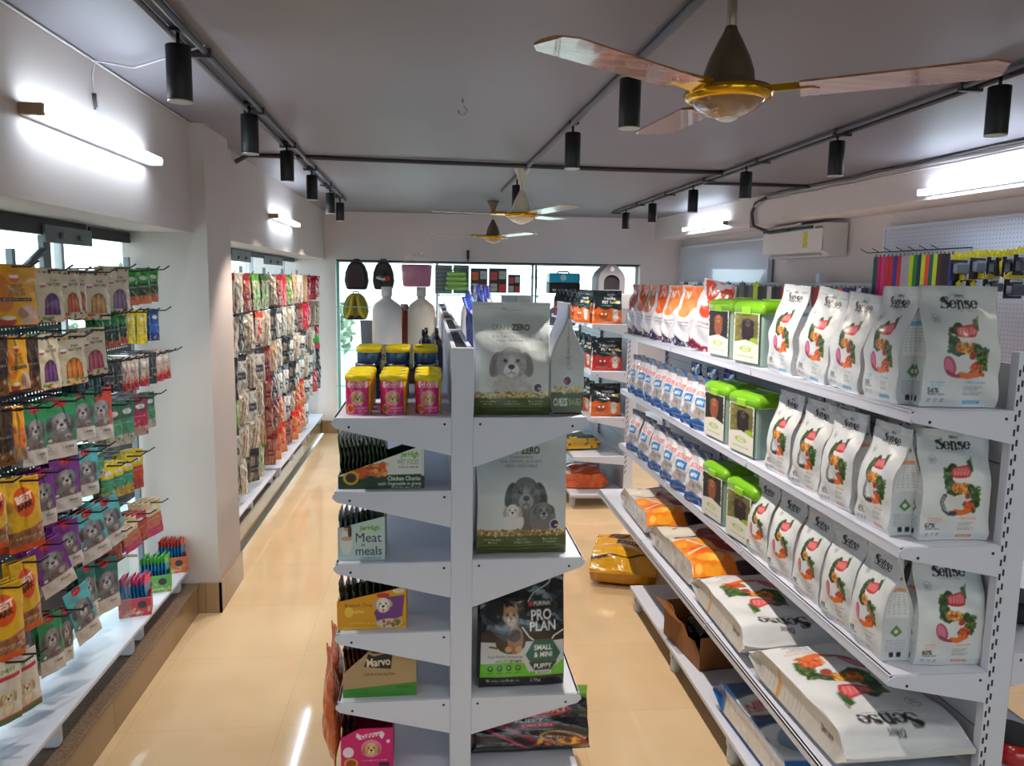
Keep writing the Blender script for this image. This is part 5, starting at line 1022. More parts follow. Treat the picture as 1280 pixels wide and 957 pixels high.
def sachet(w, h, asp, c1, c2, seed): return pouch('sachet', w, h, .012, Art(asp, 36, c1).rect(0, .85, asp, 1, c2).noise(0, .1, asp, .85, [c1, c2, (200, 200, 196)], 26, .05, seed), None, c2, 'flat', m=GLOSS, seed=seed)
A1 = Art(1.79, 90, (30, 62, 36)); A1.poly([(0, .30), (.9, 1), (1.79, 1), (1.79, .34)], (216, 220, 218)); A1.rect(1.72, .3, 1.79, 1, (200, 206, 206)); A1.poly([(.25, .5), (1.0, .62), (.95, .34), (.2, .3)], (196, 84, 34)); A1.noise(.2, .3, 1.0, .58, [(206, 90, 36), (226, 140, 60), (170, 60, 26), (240, 170, 90)], 46, .06, 2); A1.ell(.62, .63, .09, .05, (80, 130, 50)); A1.ell(.27, .26, .16, .16, (216, 170, 40)); A1.ell(.27, .26, .11, .11, (60, 40, 26))
A1.text('JerHigh', 1.48, .80, .12, (110, 170, 40), .03, maxw=.38); A1.text('WET FOOD', 1.44, .62, .12, (90, 140, 120), .0, maxw=.44); A1.scribble(1.26, .50, 1.66, .03, (60, 70, 64), 3); A1.text('Chicken Chunks', 1.36, .24, .095, WHT, .02, maxw=.68); A1.text('with Vegetable in gravy', 1.27, .12, .075, WHT, .015, maxw=.9); A1.scribble(1.1, .03, 1.72, .035, (200, 210, 200), 5)
display_box(-.302, 2.53, 1.111, .283, .14, .045, .145, .97, A1, (36, 66, 40), 'white and green wet food display box, gondola first shelf below cans', sachet(.125, .17, .7, (36, 60, 48), (60, 90, 60), 1), 12, 1.04, .62, 'dark green')
A2 = Art(1.04, 80, (190, 210, 208)); A2.ell(.19, .42, .13, .3, (226, 226, 224)); A2.ell(.20, .76, .065, .1, (206, 160, 136)); A2.ell(.19, .82, .08, .08, (60, 40, 34)); A2.ell(.27, .65, .04, .16, (60, 40, 34)); A2.ell(.2, .5, .12, .05, (206, 160, 136)); A2.text('JerHigh', .70, .74, .10, (110, 170, 40), .03, maxw=.45); A2.text('Meat', .68, .52, .21, (40, 52, 56), .0, .95); A2.text('as', .56, .36, .07, (40, 52, 56)); A2.text('meals', .68, .22, .2, (40, 52, 56), .0, .9); A2.scribble(.5, .05, .95, .03, (110, 130, 130), 4)
display_box(-.306, 2.53, .866, .155, .14, .11, .15, 1.0, A2, (170, 196, 196), 'pale blue meat meals display box on the gondola second shelf', sachet(.125, .165, .7, (60, 84, 86), (90, 120, 116), 2), 7, .98, .9, 'grey-blue')
A3 = Art(1.6, 80, (224, 158, 26)); A3.text('Braised Chop', .50, .58, .08, (120, 70, 20), .0); A3.rect(0, .0, 1.6, .06, (236, 180, 60)); A3.poly([(.95, .1), (1.5, .3), (1.55, .8), (1.1, .75), (.85, .4)], (110, 60, 130)); A3.dog(1.06, .57, .18, (224, 216, 206), (130, 100, 84), (246, 242, 236), 'side', True, 3, body=False); A3.ell(1.06, .80, .15, .06, (196, 40, 36)); A3.ell(1.2, .14, .3, .11, (214, 196, 180)); A3.noise(.98, .08, 1.42, .2, [(150, 70, 40), (200, 120, 60), (90, 120, 50)], 20, .04, 2); A3.ell(.28, .42, .1, .12, (240, 200, 70)); A3.text('NEW', .5, .42, .08, (240, 214, 120), .02); A3.scribble(.3, .15, .9, .04, (240, 200, 110), 4); A3.ell(1.42, .9, .14, .06, (236, 220, 190))
display_box(-.312, 2.53, .621, .232, .14, .098, .148, 1.0, A3, (222, 156, 30), 'yellow display box with a white dog in red cap', sachet(.125, .165, .7, (120, 100, 40), (60, 80, 90), 3), 9, .98, .95, 'olive and gold')
A4 = Art(1.45, 80, (176, 148, 108)); A4.poly([(0, 0), (1.45, 0), (1.45, .30), (0, .18)], (60, 140, 50)); A4.poly([(.42, .66), (.5, .94), (.62, .88), (.98, .98), (.94, .60)], (24, 22, 20)); A4.text('Marvo', .70, .76, .17, (226, 210, 180), .03, rot=.08, maxw=.46); A4.ell(.68, .98, .13, .04, (24, 22, 20)); A4.text('So fit real to meat dog Chews', .72, .50, .065, (90, 60, 40), .01, maxw=.6); A4.scribble(.1, .16, .5, .03, (40, 100, 36), 3); A4.text('NET WEIGHT', 1.2, .2, .05, (30, 70, 30), .01, maxw=.3); A4.scribble(.1, .08, .5, .03, (40, 100, 36), 6)
display_box(-.296, 2.53, .376, .25, .14, .085, .165, .36, A4, (176, 148, 108), 'brown kraft and green chew display box, gondola fourth shelf', sachet(.125, .165, .7, (140, 50, 26), (110, 70, 40), 4), 5, 1.0, .36, 'rust')
A5 = Art(1.24, 80, (206, 24, 112)); A5.poly([(.36, .80), (.44, .72), (.9, .80), (.98, .72), (1.04, .84), (.98, .92), (.9, .9), (.46, .84), (.38, .9)], (236, 220, 226)); A5.text('CUDDLE', .70, .80, .1, (206, 40, 80), .03, maxw=.44); A5.ell(.72, .5, .24, .22, (230, 130, 180)); A5.dog(.72, .48, .17, (216, 170, 110), (150, 96, 56), (240, 214, 170), 'drop', body=False); A5.ell(.18, .42, .13, .13, (236, 220, 226)); A5.ell(.24, .14, .17, .13, (230, 150, 50)); A5.ell(.24, .14, .12, .09, (150, 70, 30)); A5.scribble(.5, .2, 1.1, .035, (240, 200, 220), 4); A5.rect(.9, .05, 1.15, .14, (60, 30, 60)); A5.rect(1.08, .62, 1.16, .70, (240, 220, 230))
display_box(-.306, 2.53, .111, .178, .14, .115, .148, .35, A5, (196, 30, 106), 'magenta display box with a puppy on the gondola base deck', sachet(.125, .16, .7, (150, 30, 60), (90, 50, 40), 5), 3, .98, .4, 'magenta')
# orange chew packs poking out beside the lower shelves
CH = pouch('chew_pack', .14, .40, .05, art_clear((190, 80, 30), (120, 60, 30), 3), None, (170, 80, 40), 'flat', seed=5, m=CLEAR, wr=.01)
for i, y in enumerate((2.60, 2.74)): put('chew_pack', CH, (-.345, y, .11 + .02 * i), math.radians(-75), 'orange clear-wrapped chew pack beside lower gondola shelf, %s from camera' % ORD[i], 'chew pack')
# goods farther back on the gondola top, left face
t = thing('display_tray', 'open cream carton tray with handwritten-style brand, behind the cans', 'carton', (-.24, 3.42, 1.356), .05)
MB().b2((-.08, -.1, 0), (.19, .1, .006)).b2((-.08, -.1, 0), (.19, -.096, .05)).b2((-.08, .096, 0), (.19, .1, .05)).build('tray', mat('dark brown tray', (70, 52, 38), .5), t)
BA = Art(1.6, 44, (196, 186, 150)); BA.text('Bellotta', .8, .55, .36, (40, 34, 24), .0, rot=.03, maxw=1.2); BA.rect(0, 0, 1.6, .2, (150, 150, 110))
lb = link('header_card', pouch('header', .19, .11, .003, BA, kind='box', m=CARD), t, (.07, .03, .05)); 
TN = mat('cat tin', (110, 96, 70), .3, noise=.5, scale=80)
for i in range(4): tag(MB().lathe([(.0, 0), (.03, 0), (.032, .004), (.032, .03), (.03, .034), (0, .034)], n=18).build('small_tin', TN, None, (-.285 + .068 * i, 3.345, 1.408)), 'small brown tin in the open tray, %s from the left' % ORD[i], 'tin', 'small tins in the tray') if False else None
M_bott = mat('dark bottle', (30, 30, 38), .2, noise=.2, coat=.5)
def bottle(x, y, z, h, r, m, capm, label, grp=None):
    t = thing('bottle', label, 'bottle', (x, y, z), 0, grp); MB().lathe([(r * .9, 0), (r, .006), (r, h * .68), (r * .85, h * .76), (r * .28, h * .84), (r * .28, h * .88)], n=20).build('body', m, t); MB().lathe([(r * .34, h * .87), (r * .34, h), (0, h)], n=16).build('cap', capm, t); return t
for i, (x, y, h) in enumerate(((-.01, 3.3, .20), (.03, 3.42, .21), (-.03, 3.55, .22), (.03, 3.68, .22), (-.02, 3.85, .21))): bottle(x, y, 1.356, h, .026, M_bott, M_black, 'dark bottle with black cap, %s beside the carton tray on the gondola' % ORD[i], 'dark bottles on the gondola top')
M_jug = mat('milky white plastic', (214, 212, 208), .35, noise=.05); M_jug2 = mat('cream plastic jug', (216, 208, 190), .35, noise=.05)
bottle(-.235, 4.3, 1.356, .405, .08, M_jug, M_jug, 'tall milky white jug left of the dark bottles'); bottle(-.36 + .1, 4.62, 1.356, .40, .08, M_jug, M_jug, 'milky white jug hidden behind the tall jug'); bottle(-.05, 4.35, 1.356, .405, .075, M_jug2, M_jug, 'tall cream jug next to the gondola spine')
for i, (x, y, c) in enumerate(((-.15, 4.75, (150, 70, 50)), (-.12, 4.95, (206, 110, 40)), (-.2, 5.2, (120, 60, 60)))): tag(MB().lathe([(.04, 0), (.05, .01), (.05, .22), (.02, .26), (0, .26)], n=18).build('jar', mat('jar %d' % i, c, .3, noise=.3, scale=30), None, (x, y, 1.356)), ('brown jar', 'orange jar', 'maroon jar')[i] + ' seen between the two tall white jugs', 'jar')
t = thing('wrapped_tub', 'magenta tub wrapped in crinkled clear plastic on the gondola', 'tub', (-.075, 4.36, 1.763)); MB().lathe([(.07, 0), (.076, .01), (.084, .115), (.08, .12), (0, .12)], n=28).build('tub', mat('magenta tub', (176, 4, 84), .3, noise=.1, coat=.6), t)
R = random.Random(5); vs = []; n = 20
for i, (rr, zz) in enumerate(((.08, -.004), (.094, .05), (.096, .11), (.085, .13), (.06, .14), (.07, .16), (.02, .185))): vs += [((rr + R.uniform(-.008, .008)) * math.cos(2 * PI * k / n), (rr + R.uniform(-.008, .008)) * math.sin(2 * PI * k / n), zz + R.uniform(-.008, .008)) for k in range(n)]
MB().add(vs, [(i * n + k, i * n + (k + 1) % n, (i + 1) * n + (k + 1) % n, (i + 1) * n + k) for i in range(6) for k in range(n)]).build('plastic_wrap', mat('clear wrap', (236, 226, 232), .1, noise=0, alpha=.2), t)
for i in range(14): tag(MB().lathe([(.0, 0), (.04, 0), (.045, .01), (.045, .2), (.03, .24), (0, .24)], n=14).build('bottle', mat('shampoo %d' % (i % 3), [(60, 50, 60), (150, 120, 90), (190, 180, 170)][i % 3], .3), None, (-.22 + .11 * (i % 3), 5.5 + .14 * (i // 3) * 2, 1.356)), '%s bottle, %s of the far group on the gondola left top' % (('dark', 'tan', 'pale')[i % 3], ORD[i]), 'bottle', 'far bottles on the gondola top')
# ------------------------------------------------------------------ left wall: hanging treats
PURP = (120, 50, 140); GRN = (50, 140, 90); CYN = (90, 180, 190); RDO = (220, 84, 60); TEAL = (40, 110, 100)
K = {}
def kind(k, art, w, h, d=.012, back=(150, 150, 150), m=GLOSS, seed=1, desc=''): K[k] = (pouch('treat_pack', w, h, d, art, None, back, 'flat', m=m, seed=seed, wr=.003), w, h, desc)
kind('bone', art_yellowbone(), .15, .25, desc='yellow beef bone pack'); kind('bark', art_bark(), .17, .29, .03, desc='yellow and orange pouch')
for k, c, nm in (('cp', (110, 60, 120), 'purple'), ('cr', (206, 100, 50), 'rust'), ('co', (226, 130, 30), 'orange'), ('ck', (206, 90, 110), 'pink'), ('cy', (206, 150, 80), 'tan'), ('cl', (140, 110, 150), 'lilac')): kind(k, art_cream(c, len(k) + c[0]), .13, .235, back=(214, 200, 170), desc='cream pack of %s sticks' % nm)
for k, c, nm, l, s in (('dg', GRN, 'green', 'LAMB', 0), ('dp', PURP, 'purple', 'Duck', 1), ('dc', CYN, 'cyan', 'Duck', 2), ('dr', RDO, 'coral', 'VEAL', 3), ('dt', TEAL, 'dark teal', 'Fish', 4)): kind(k, art_dogpack(c, l, s, fur=(170, 166, 166) if k == 'dr' else (132, 130, 132)), .115, .22, back=tuple(int(q * .6) for q in c), desc='%s dog-face pouch' % nm)
kind('go', art_strip((30, 170, 40), (40, 90, 40), (206, 110, 60), 1, .62, 60), .12, .19, desc='green and orange pouch')
kind('gs', art_strip((30, 140, 60), (26, 60, 44), (190, 80, 40), 2), .055, .20, desc='slim green stick pack'); kind('ys', art_strip((226, 206, 40), (206, 190, 60), (230, 210, 40), 3), .06, .19, desc='slim yellow stick pack'); kind('bs', art_strip((30, 80, 160), (40, 90, 170), (30, 60, 130), 4), .06, .19, desc='slim blue stick pack')
kind('ks', art_strip((60, 66, 70), (50, 56, 60), (40, 50, 56), 5), .05, .20, desc='slim charcoal stick pack'); kind('ws', art_strip((210, 190, 180), (196, 170, 160), (190, 40, 50), 6), .055, .20, desc='slim cream and red pack'); kind('tk', art_strip((40, 80, 84), (30, 66, 70), (24, 50, 56), 7), .05, .18, desc='slim dark teal pack')
kind('br', art_strip((70, 50, 34), (54, 38, 26), (110, 70, 30), 8, .4), .10, .25, desc='dark brown chew pack'); kind('yo', art_strip((236, 160, 30), (230, 120, 40), (160, 130, 110), 9, .35), .07, .22, desc='narrow orange and yellow pack')
kind('gr', art_strip((60, 110, 90), (80, 150, 110), (190, 190, 170), 10, .5), .10, .18, desc='green biscuit pouch'); kind('cm', art_strip((120, 70, 80), (190, 40, 80), (200, 160, 150), 11, .5), .10, .18, desc='crimson pouch')
kind('yp', art_strip((226, 206, 30), (60, 150, 110), (200, 170, 60), 12, .42), .085, .20, desc='yellow-topped treat pack'); kind('yr', art_strip((226, 200, 30), (210, 80, 40), (190, 60, 40), 13, .42), .085, .20, desc='yellow and red treat pack')
kind('jk', art_strip((190, 60, 60), (170, 70, 50), (150, 40, 30), 14, .5), .10, .18, desc='red jerky pouch'); kind('jp', art_strip((222, 200, 160), (190, 110, 80), (190, 30, 110), 15, .5), .10, .19, desc='cream and magenta jerky pouch'); kind('pw', art_puppy(), .13, .24, .02, desc='cream puppy treat pouch')
HOOKS = []; CNT = {}
ROWN = {'A': 'top', 'B': 'second', 'C': 'third', 'D': 'fourth', 'E': 'fifth', 'F': 'sixth', 'G': 'seventh', 'H': 'lowest'}
def hang(row, k, x0, y0, x1, y1, nb=2, tw=25, X=-1.29, lean=0, gap=.022):
    me, w0, h0, desc = K[k]; u = (x0 + x1) / 2; p = at(u, y0, X=X); q = at(u, y1, X=X); h = p.z - q.z; Y = p.y; a = math.radians(tw)
    w = (x1 - x0) / (math.sin(a) * FPX / Y + math.cos(a) * FPX * abs(X) / Y ** 2); w = min(max(w, .6 * h * w0 / h0), 1.25 * h * w0 / h0)
    key = (row, desc); CNT[key] = CNT.get(key, 0) + 1; c = CNT[key]; rn = ROWN[row]
    HOOKS.append((Y, p.z - .012, .265 if nb else .2))
    for i in range(nb + 1):
        rz = math.radians(90 - tw) + (random.uniform(-.06, .06) if i else 0); ry = math.radians(lean) + random.uniform(-.055, .055)
        R = Matrix.Rotation(rz, 3, 'Z') @ Matrix.Rotation(ry, 3, 'Y'); sc = h / h0
        top = Vector((X - gap * i, Y + .006 * i, p.z)); loc = top - R @ Vector((0, 0, h))
        lab = ('%s, %s of its kind in the %s row, near left wall' % (desc, ORD[c - 1], rn)) if i == 0 else ('%s, %s behind the %s such pack, %s row, near left wall' % (desc, ORD[i - 1], ORD[c - 1], rn))
        put('treat_pack', me, loc, rz, lab, 'treat pack', '%ss on one hook of the near left rack' % desc, ry=ry, sc=(w / w0, 1, sc))
for a_ in (('A', 'bone', -16, 330, 46, 410, 2, 30), ('A', 'cp', 45, 335, 76, 403), ('A', 'cr', 73, 337, 97, 399), ('A', 'cr', 92, 338, 107, 396, 1), ('A', 'cy', 103, 338, 134, 400), ('A', 'cl', 131, 333, 159, 394), ('A', 'go', 155, 337, 170, 382), ('A', 'go', 168, 336, 186, 380), ('A', 'go', 182, 335, 197, 377),
    ('B', 'bone', 4, 420, 30, 492), ('B', 'br', 29, 420, 46, 490, 3), ('B', 'cp', 43, 418, 70, 488), ('B', 'co', 66, 418, 106, 482), ('B', 'ck', 96, 410, 131, 470), ('B', 'br', -14, 420, 8, 496), ('A', 'gs', 119, 392, 128, 436, 2), ('A', 'gs', 127, 390, 137, 436, 2), ('A', 'gs', 135, 389, 147, 435, 2), ('A', 'gs', 147, 388, 157, 430, 2), ('A', 'ys', 156, 388, 168, 430, 2), ('A', 'ys', 170, 388, 184, 430, 2), ('A', 'bs', 184, 386, 200, 426, 2),
    ('C', 'ks', 124, 450, 134, 492, 2), ('C', 'ks', 132, 449, 142, 492, 3), ('C', 'ks', 142, 448, 152, 490, 2), ('C', 'ws', 151, 446, 164, 490, 2), ('C', 'ws', 160, 445, 174, 488, 2), ('C', 'ws', 174, 443, 187, 483, 2), ('C', 'ks', 186, 440, 195, 480, 3), ('C', 'ws', 193, 438, 205, 477, 2), ('C', 'ws', 200, 436, 213, 474, 2), ('C', 'tk', 96, 470, 106, 505, 3), ('C', 'tk', 106, 468, 116, 503, 3), ('C', 'tk', 116, 466, 126, 498, 2),
    ('D', 'br', -8, 510, 14, 585), ('D', 'yo', 12, 508, 28, 578), ('D', 'dg', 27, 507, 56, 584), ('D', 'dg', 54, 499, 94, 574), ('D', 'dg', 84, 490, 118, 552), ('D', 'dr', 108, 485, 138, 552), ('D', 'gr', 130, 504, 150, 560), ('D', 'gr', 148, 499, 167, 556), ('D', 'cm', 164, 495, 184, 545), ('D', 'gr', 180, 490, 192, 535, 1),
    ('E', 'bark', -22, 600, 6, 690), ('E', 'bark', 4, 598, 46, 692, 2, 30), ('E', 'dp', 36, 588, 66, 660), ('E', 'dp', 62, 572, 98, 640), ('E', 'dc', 88, 562, 124, 622), ('E', 'gr', 108, 555, 128, 600), ('E', 'yp', 126, 580, 142, 628, 2), ('E', 'yp', 140, 576, 154, 622), ('E', 'yp', 152, 568, 166, 618), ('E', 'yr', 162, 562, 178, 612),
    ('F', 'dp', 28, 678, 80, 750, 2, 30, -1.29, -14), ('F', 'dp', 66, 652, 96, 714, 2, 25, -1.29, -8), ('F', 'dc', 86, 638, 128, 706, 2, 28, -1.29, -12), ('F', 'dc', 112, 624, 146, 690, 2, 25, -1.29, -10), ('F', 'jk', 130, 662, 150, 706, 3), ('F', 'jp', 148, 650, 170, 692, 2, 25, -1.29, -10), ('F', 'jk', 162, 640, 182, 680, 3), ('F', 'jp', 174, 626, 202, 672, 3, 25, -1.29, -8),
    ('G', 'bark', -26, 732, 27, 832, 2, 30), ('G', 'bark', 12, 700, 44, 794, 1), ('G', 'dg', 46, 768, 76, 846, 1), ('G', 'dt', 72, 760, 90, 830, 1), ('G', 'dc', 78, 735, 108, 812, 0, 25, -1.27, -14), ('G', 'dt', 96, 706, 118, 776, 2), ('G', 'dt', 114, 700, 146, 768, 2),
    ('H', 'pw', -12, 825, 26, 908, 1), ('H', 'pw', 8, 815, 44, 896, 2)):
    hang(*a_)
board('steel display rack of hooks on the near left wall', 1.9, 4.06, HOOKS, [(.34, 1.80, 1.9, 3.28), (1.78, 1.80, 3.3, 4.06), (1.43, 1.47, 3.3, 4.0), (1.2, 1.25, 3.3, 4.0), (.94, 1.04, 3.2, 3.95), (.70, .76, 3.3, 3.95)])
MB().b2((-1.46, 3.375, .272), (-1.30, 3.381, 1.0)).build('glass_divider', M_glass)
o = bpy.data.objects['glass_divider']; tag(o, 'greenish upright glass divider on the near left base shelf', 'glass panel')
# stick boxes on the far base shelf
for i, (u, v, c, tc, nm) in enumerate(((168, 764, (196, 60, 70), (226, 20, 90), 'pink'), (195, 735, (90, 170, 80), (90, 190, 40), 'green'), (208, 712, (210, 100, 50), (230, 70, 20), 'red-orange'), (222, 693, (110, 170, 160), (240, 160, 20), 'yellow'))):
    p = at(u, v, Z=.256); y = p.y; x = -1.355; w, d, h = .135, .115, .085
    t = thing('display_box', '%s-topped stick pack display box, %s from the viewer beside the pillar' % (nm, ORD[i]), 'display box', (x, y, .256), math.radians(16), 'stick boxes beside the pillar')
    ax = Art(1.6, 30, c).noise(0, .0, 1.6, .5, [(206, 180, 130), (180, 150, 100), c], 30, .08, i).ell(.35, .6, .2, .25, (150, 80, 50)).ell(1.15, .62, .22, .2, (60, 50, 60)).scribble(.4, .2, 1.2, .06, WHT, 3)
    link('front_panel', pouch('front', w, h, .003, ax, kind='box', m=CARD), t, (0, -d / 2, 0)); MB().b2((-w / 2, -d / 2 + .002, 0), (w / 2, d / 2, .003)).b2((w / 2 - .002, -d / 2, 0), (w / 2, d / 2, h * 1.1)).b2((-w / 2, -d / 2, 0), (-w / 2 + .002, d / 2, h)).b2((-w / 2, d / 2 - .002, 0), (w / 2, d / 2, h * 1.3)).build('tray', mat('stick box ' + nm, c, .5), t)
    st = pouch('stick', .1, .17, .012, Art(.6, 40, (40, 140, 190)).rect(0, .78, .6, 1, tc).ell(.35, .4, .18, .2, c).rect(0, .0, .6, .12, (30, 90, 140)), None, (30, 110, 170), 'flat', m=GLOSS, seed=i)
    for j in range(8):
        o = put('stick_pack', st, Vector((x, y, .262)) + Matrix.Rotation(math.radians(16), 3, 'Z') @ Vector((-.055 + .0155 * j, 0, 0)), math.radians(16 + 78), '%s-topped stick pack standing in its box, %s from the rack' % (nm, ORD[j]), 'stick pack', '%s stick packs' % nm, sc=(1, 1, .98 + .04 * math.sin(j * 2.3)))
# far left bay
FAR = []
_pal = [((196, 190, 176), (150, 120, 90), None), ((170, 180, 150), (110, 130, 60), (90, 150, 50)), ((190, 176, 160), (206, 80, 40), (216, 70, 40)), ((60, 56, 54), (150, 140, 130), (40, 40, 44)), ((186, 150, 110), (130, 90, 60), None), ((206, 204, 200), (160, 160, 160), (60, 60, 70)), ((150, 90, 70), (110, 60, 40), (120, 30, 40)), ((206, 40, 60), (170, 20, 40), (190, 20, 60)), ((110, 150, 60), (70, 110, 40), (120, 190, 40)), ((214, 120, 60), (190, 80, 40), (220, 60, 50))]
_nm = ['pale clear-wrapped chew pack', 'green and clear chew pack', 'orange-labelled clear pack', 'black snack pack', 'tan rawhide pack', 'white bone pack', 'brown chew pack', 'red treat pack', 'leaf green pack', 'orange treat pack']
for i, (c1, c2, hd) in enumerate(_pal): FAR.append(pouch('chew_pack', .12, .26, .03, art_clear(c1, c2, i, hd), None, c2, 'flat', m=CLEAR if i not in (3, 7) else GLOSS, seed=i, wr=.006))
_rows = [(1.83, [2, 2, 0, 6, 1, 1, 0, 6, 7, 1, 4, 0, 4, 7, 7, 7]), (1.55, [2, 0, 3, 0, 2, 0, 3, 5, 0, 0, 3, 6, 7, 7, 0, 4]), (1.29, [2, 3, 5, 0, 5, 6, 4, 0, 3, 5, 0, 5, 3, 0, 5, 7]), (1.05, [8, 8, 0, 5, 0, 6, 3, 5, 5, 3, 5, 5, 0, 5, 3, 3]), (.82, [0, 5, 0, 0, 4, 6, 6, 9, 5, 4, 9, 9, 5, 5, 7, 3]), (.58, [2, 3, 0, 3, 1, 6, 9, 9, 6, 9, 9, 9, 5, 7, 7, 8])]
hk2 = []
for r, (zt, seq_) in enumerate(_rows):
    for c, k in enumerate(seq_):
        y = 4.80 + c * .268 + random.uniform(-.03, .03); hh = 1.0 + random.uniform(-.1, .08)
        if r == 5 and c > 12: continue
        hk2.append((y, zt - .01, .19))
        for j in range(2):
            rz = math.radians(90 - 30) + random.uniform(-.42, .42); ry = random.uniform(-.10, .10); zz = zt - .26 * hh
            put('chew_pack', FAR[k], (-1.27 - .035 * j, y, zz), rz, ('%s, %s hook past the pillar, %s row, far left bay' if j == 0 else 'rear %s, %s hook past the pillar, %s row, far bay') % (_nm[k], ORD[c], ORD[r]), 'chew pack', 'chew packs of the %s row, far left bay' % ORD[r], ry=ry, sc=(.88, 1.2, hh))
board('steel display rack of hooks in the far left bay', 4.66, 9.0, hk2[:0] + hk2[::2], [(.30, 1.74, 4.66, 8.35)])
RP = pouch('red_pack', .16, .22, .03, art_clear((206, 40, 60), (230, 90, 100), 3, (216, 30, 60)), None, (200, 30, 50), 'flat', m=GLOSS, seed=9)
for i in range(4): put('red_pack', RP, (-1.30, 6.70 + .26 * i, .285), math.radians(80), 'red pack lying on the far left base shelf, %s from the viewer' % ORD[i], 'packet', 'red packs lying on the far left shelf', rx=-PI / 2 + .05)
tag(MB().lathe([(.0, 0), (.07, .01), (.08, .05), (.06, .09), (0, .10)], n=16).build('toy_disc', mat('lime toy', (60, 190, 60), .4), None, (-1.28, 8.6, 1.10)), 'bright green toy hanging at the end of the far left bay', 'toy')

# ------------------------------------------------------------------ goods in the back window
GS = 8.80
def gshelf(x0, x1, z, label):
    t = thing('glass_shelf', label, 'glass shelf', ((x0 + x1) / 2, GS, z)); w = (x1 - x0) / 2
    MB().b2((-w, -.15, -.008), (w, .15, 0)).build('pane', M_glass, t); MB().b2((-w, -.152, -.0085), (w, -.150, .0005)).build('edge', M_gedge, t)
    for q in (-1, 1): MB().b2((q * w - .008, .14, -.03), (q * w + .008, .17, .0)).build('shelf_clip', M_alu, t)
    return t
for i, (x0, x1, z) in enumerate(((-1.03, -.05, 1.50), (-1.03, -.05, 1.02), (-1.03, -.05, .62), (-1.03, -.05, .28))): gshelf(x0, x1, z, 'left glass shelf of the back window, %s from the top' % ORD[i])
for i, (x0, x1, z) in enumerate(((.1, 1.18, 1.645), (.1, 1.18, 1.3), (1.24, 2.4, 1.645), (1.24, 2.4, 1.3))): gshelf(x0, x1, z, '%s glass shelf in the %s part of the back window' % (('upper', 'lower')[i % 2], ('middle', 'right')[i // 2]))
for x, nm in ((-1.035, 'left'), (1.21, 'centre')): tag(MB().tube([(x, GS + .1, .002), (x, GS + .1, 2.0)], .012).build('shelf_pole', M_gedge if x < 0 else M_alu), 'thin upright pole of the %s glass shelving' % nm, 'pole')
def backpack(u0, v0, u1, v1, c, label, kind):
    a = at(u0, v0, Y=GS); b = at(u1, v1, Y=GS); w = b.x - a.x; h = a.z - b.z; t = thing('pet_backpack', label, 'backpack', ((a.x + b.x) / 2, GS, b.z)); m = mat('backpack ' + kind, c, .45, noise=.15)
    pr = [(0, .36), (.06, .43), (.3, .5), (.6, .46), (.85, .34), (.97, .2), (1, .12)]; poly = [(w * q, h * s) for s, q in pr] + [(-w * q, h * s) for s, q in reversed(pr)]
    o = MB().prism(poly, -.09, .09, 'xz').build('body', m, t); bm = bmesh.new(); bm.from_mesh(o.data); bmesh.ops.bevel(bm, geom=[e for e in bm.edges if abs(e.verts[0].co.y - e.verts[1].co.y) < .01 and abs(abs(e.verts[0].co.y) - .09) < .01 and len(e.link_faces) == 2 and e.calc_face_angle(0) > .8], offset=.03, segments=3, affect='EDGES'); bm.to_mesh(o.data); bm.free()
    if kind == 'yellow':
        for s in (-1, 1): MB().tube([(s * w * .08, -.1, h * .93), (s * w * .14, -.115, h * .6), (s * w * .2, -.11, h * .3), (s * w * .34, -.095, h * .06)], .016).build('strap', mat('yellow strap', (196, 180, 40), .6), t)
        MB().b2((-w * .06, -.105, h * .1), (w * .06, -.092, h * .9), bev=.004).build('spine_pad', mat('brown pad', (120, 90, 30), .6), t); MB().b2((-w * .3, -.1, 0), (w * .3, -.092, h * .16), bev=.003).build('base_patch', M_black, t)
    elif kind == 'mask':
        MB().lathe([(w * .3, -.095), (w * .26, -.115), (w * .12, -.135), (0, -.138)], (0, 0, h * .45), 24, 0, 'y').build('bubble_window', mat('dark bubble ' + kind, (40, 30, 34), .1, coat=.8), t)
        if kind == 'mask': MB().lathe([(w * .12, -.13), (w * .1, -.145), (0, -.147)], (w * .2, 0, h * .4), 16, 0, 'y').build('red_badge', LM['redb'], t); MB().tube([(-w * .3, -.12, h * .42), (0, -.142, h * .36), (w * .1, -.14, h * .4)], .012).build('pale_trim', LM['white'], t)
    MB().tube([(-.03, 0, h * .98), (-.03, 0, h * 1.06), (.03, 0, h * 1.06), (.03, 0, h * .98)], .008).build('carry_loop', m, t); return t
backpack(431, 326, 461, 362, (44, 22, 28), 'dark maroon pet backpack hanging at the left of the back window', 'maroon'); backpack(466, 326, 493, 362, (34, 32, 36), 'black pet backpack with red badge hanging in the back window', 'mask'); backpack(429, 366, 461, 399, (150, 140, 50), 'yellow pet backpack standing on glass shelf in back window', 'yellow')
def bx_(u0, v0, u1, v1, dep=.18, Y=GS): a = at(u0, v0, Y=Y - dep / 2); b = at(u1, v1, Y=Y - dep / 2); return (a.x + b.x) / 2, b.z, b.x - a.x, a.z - b.z
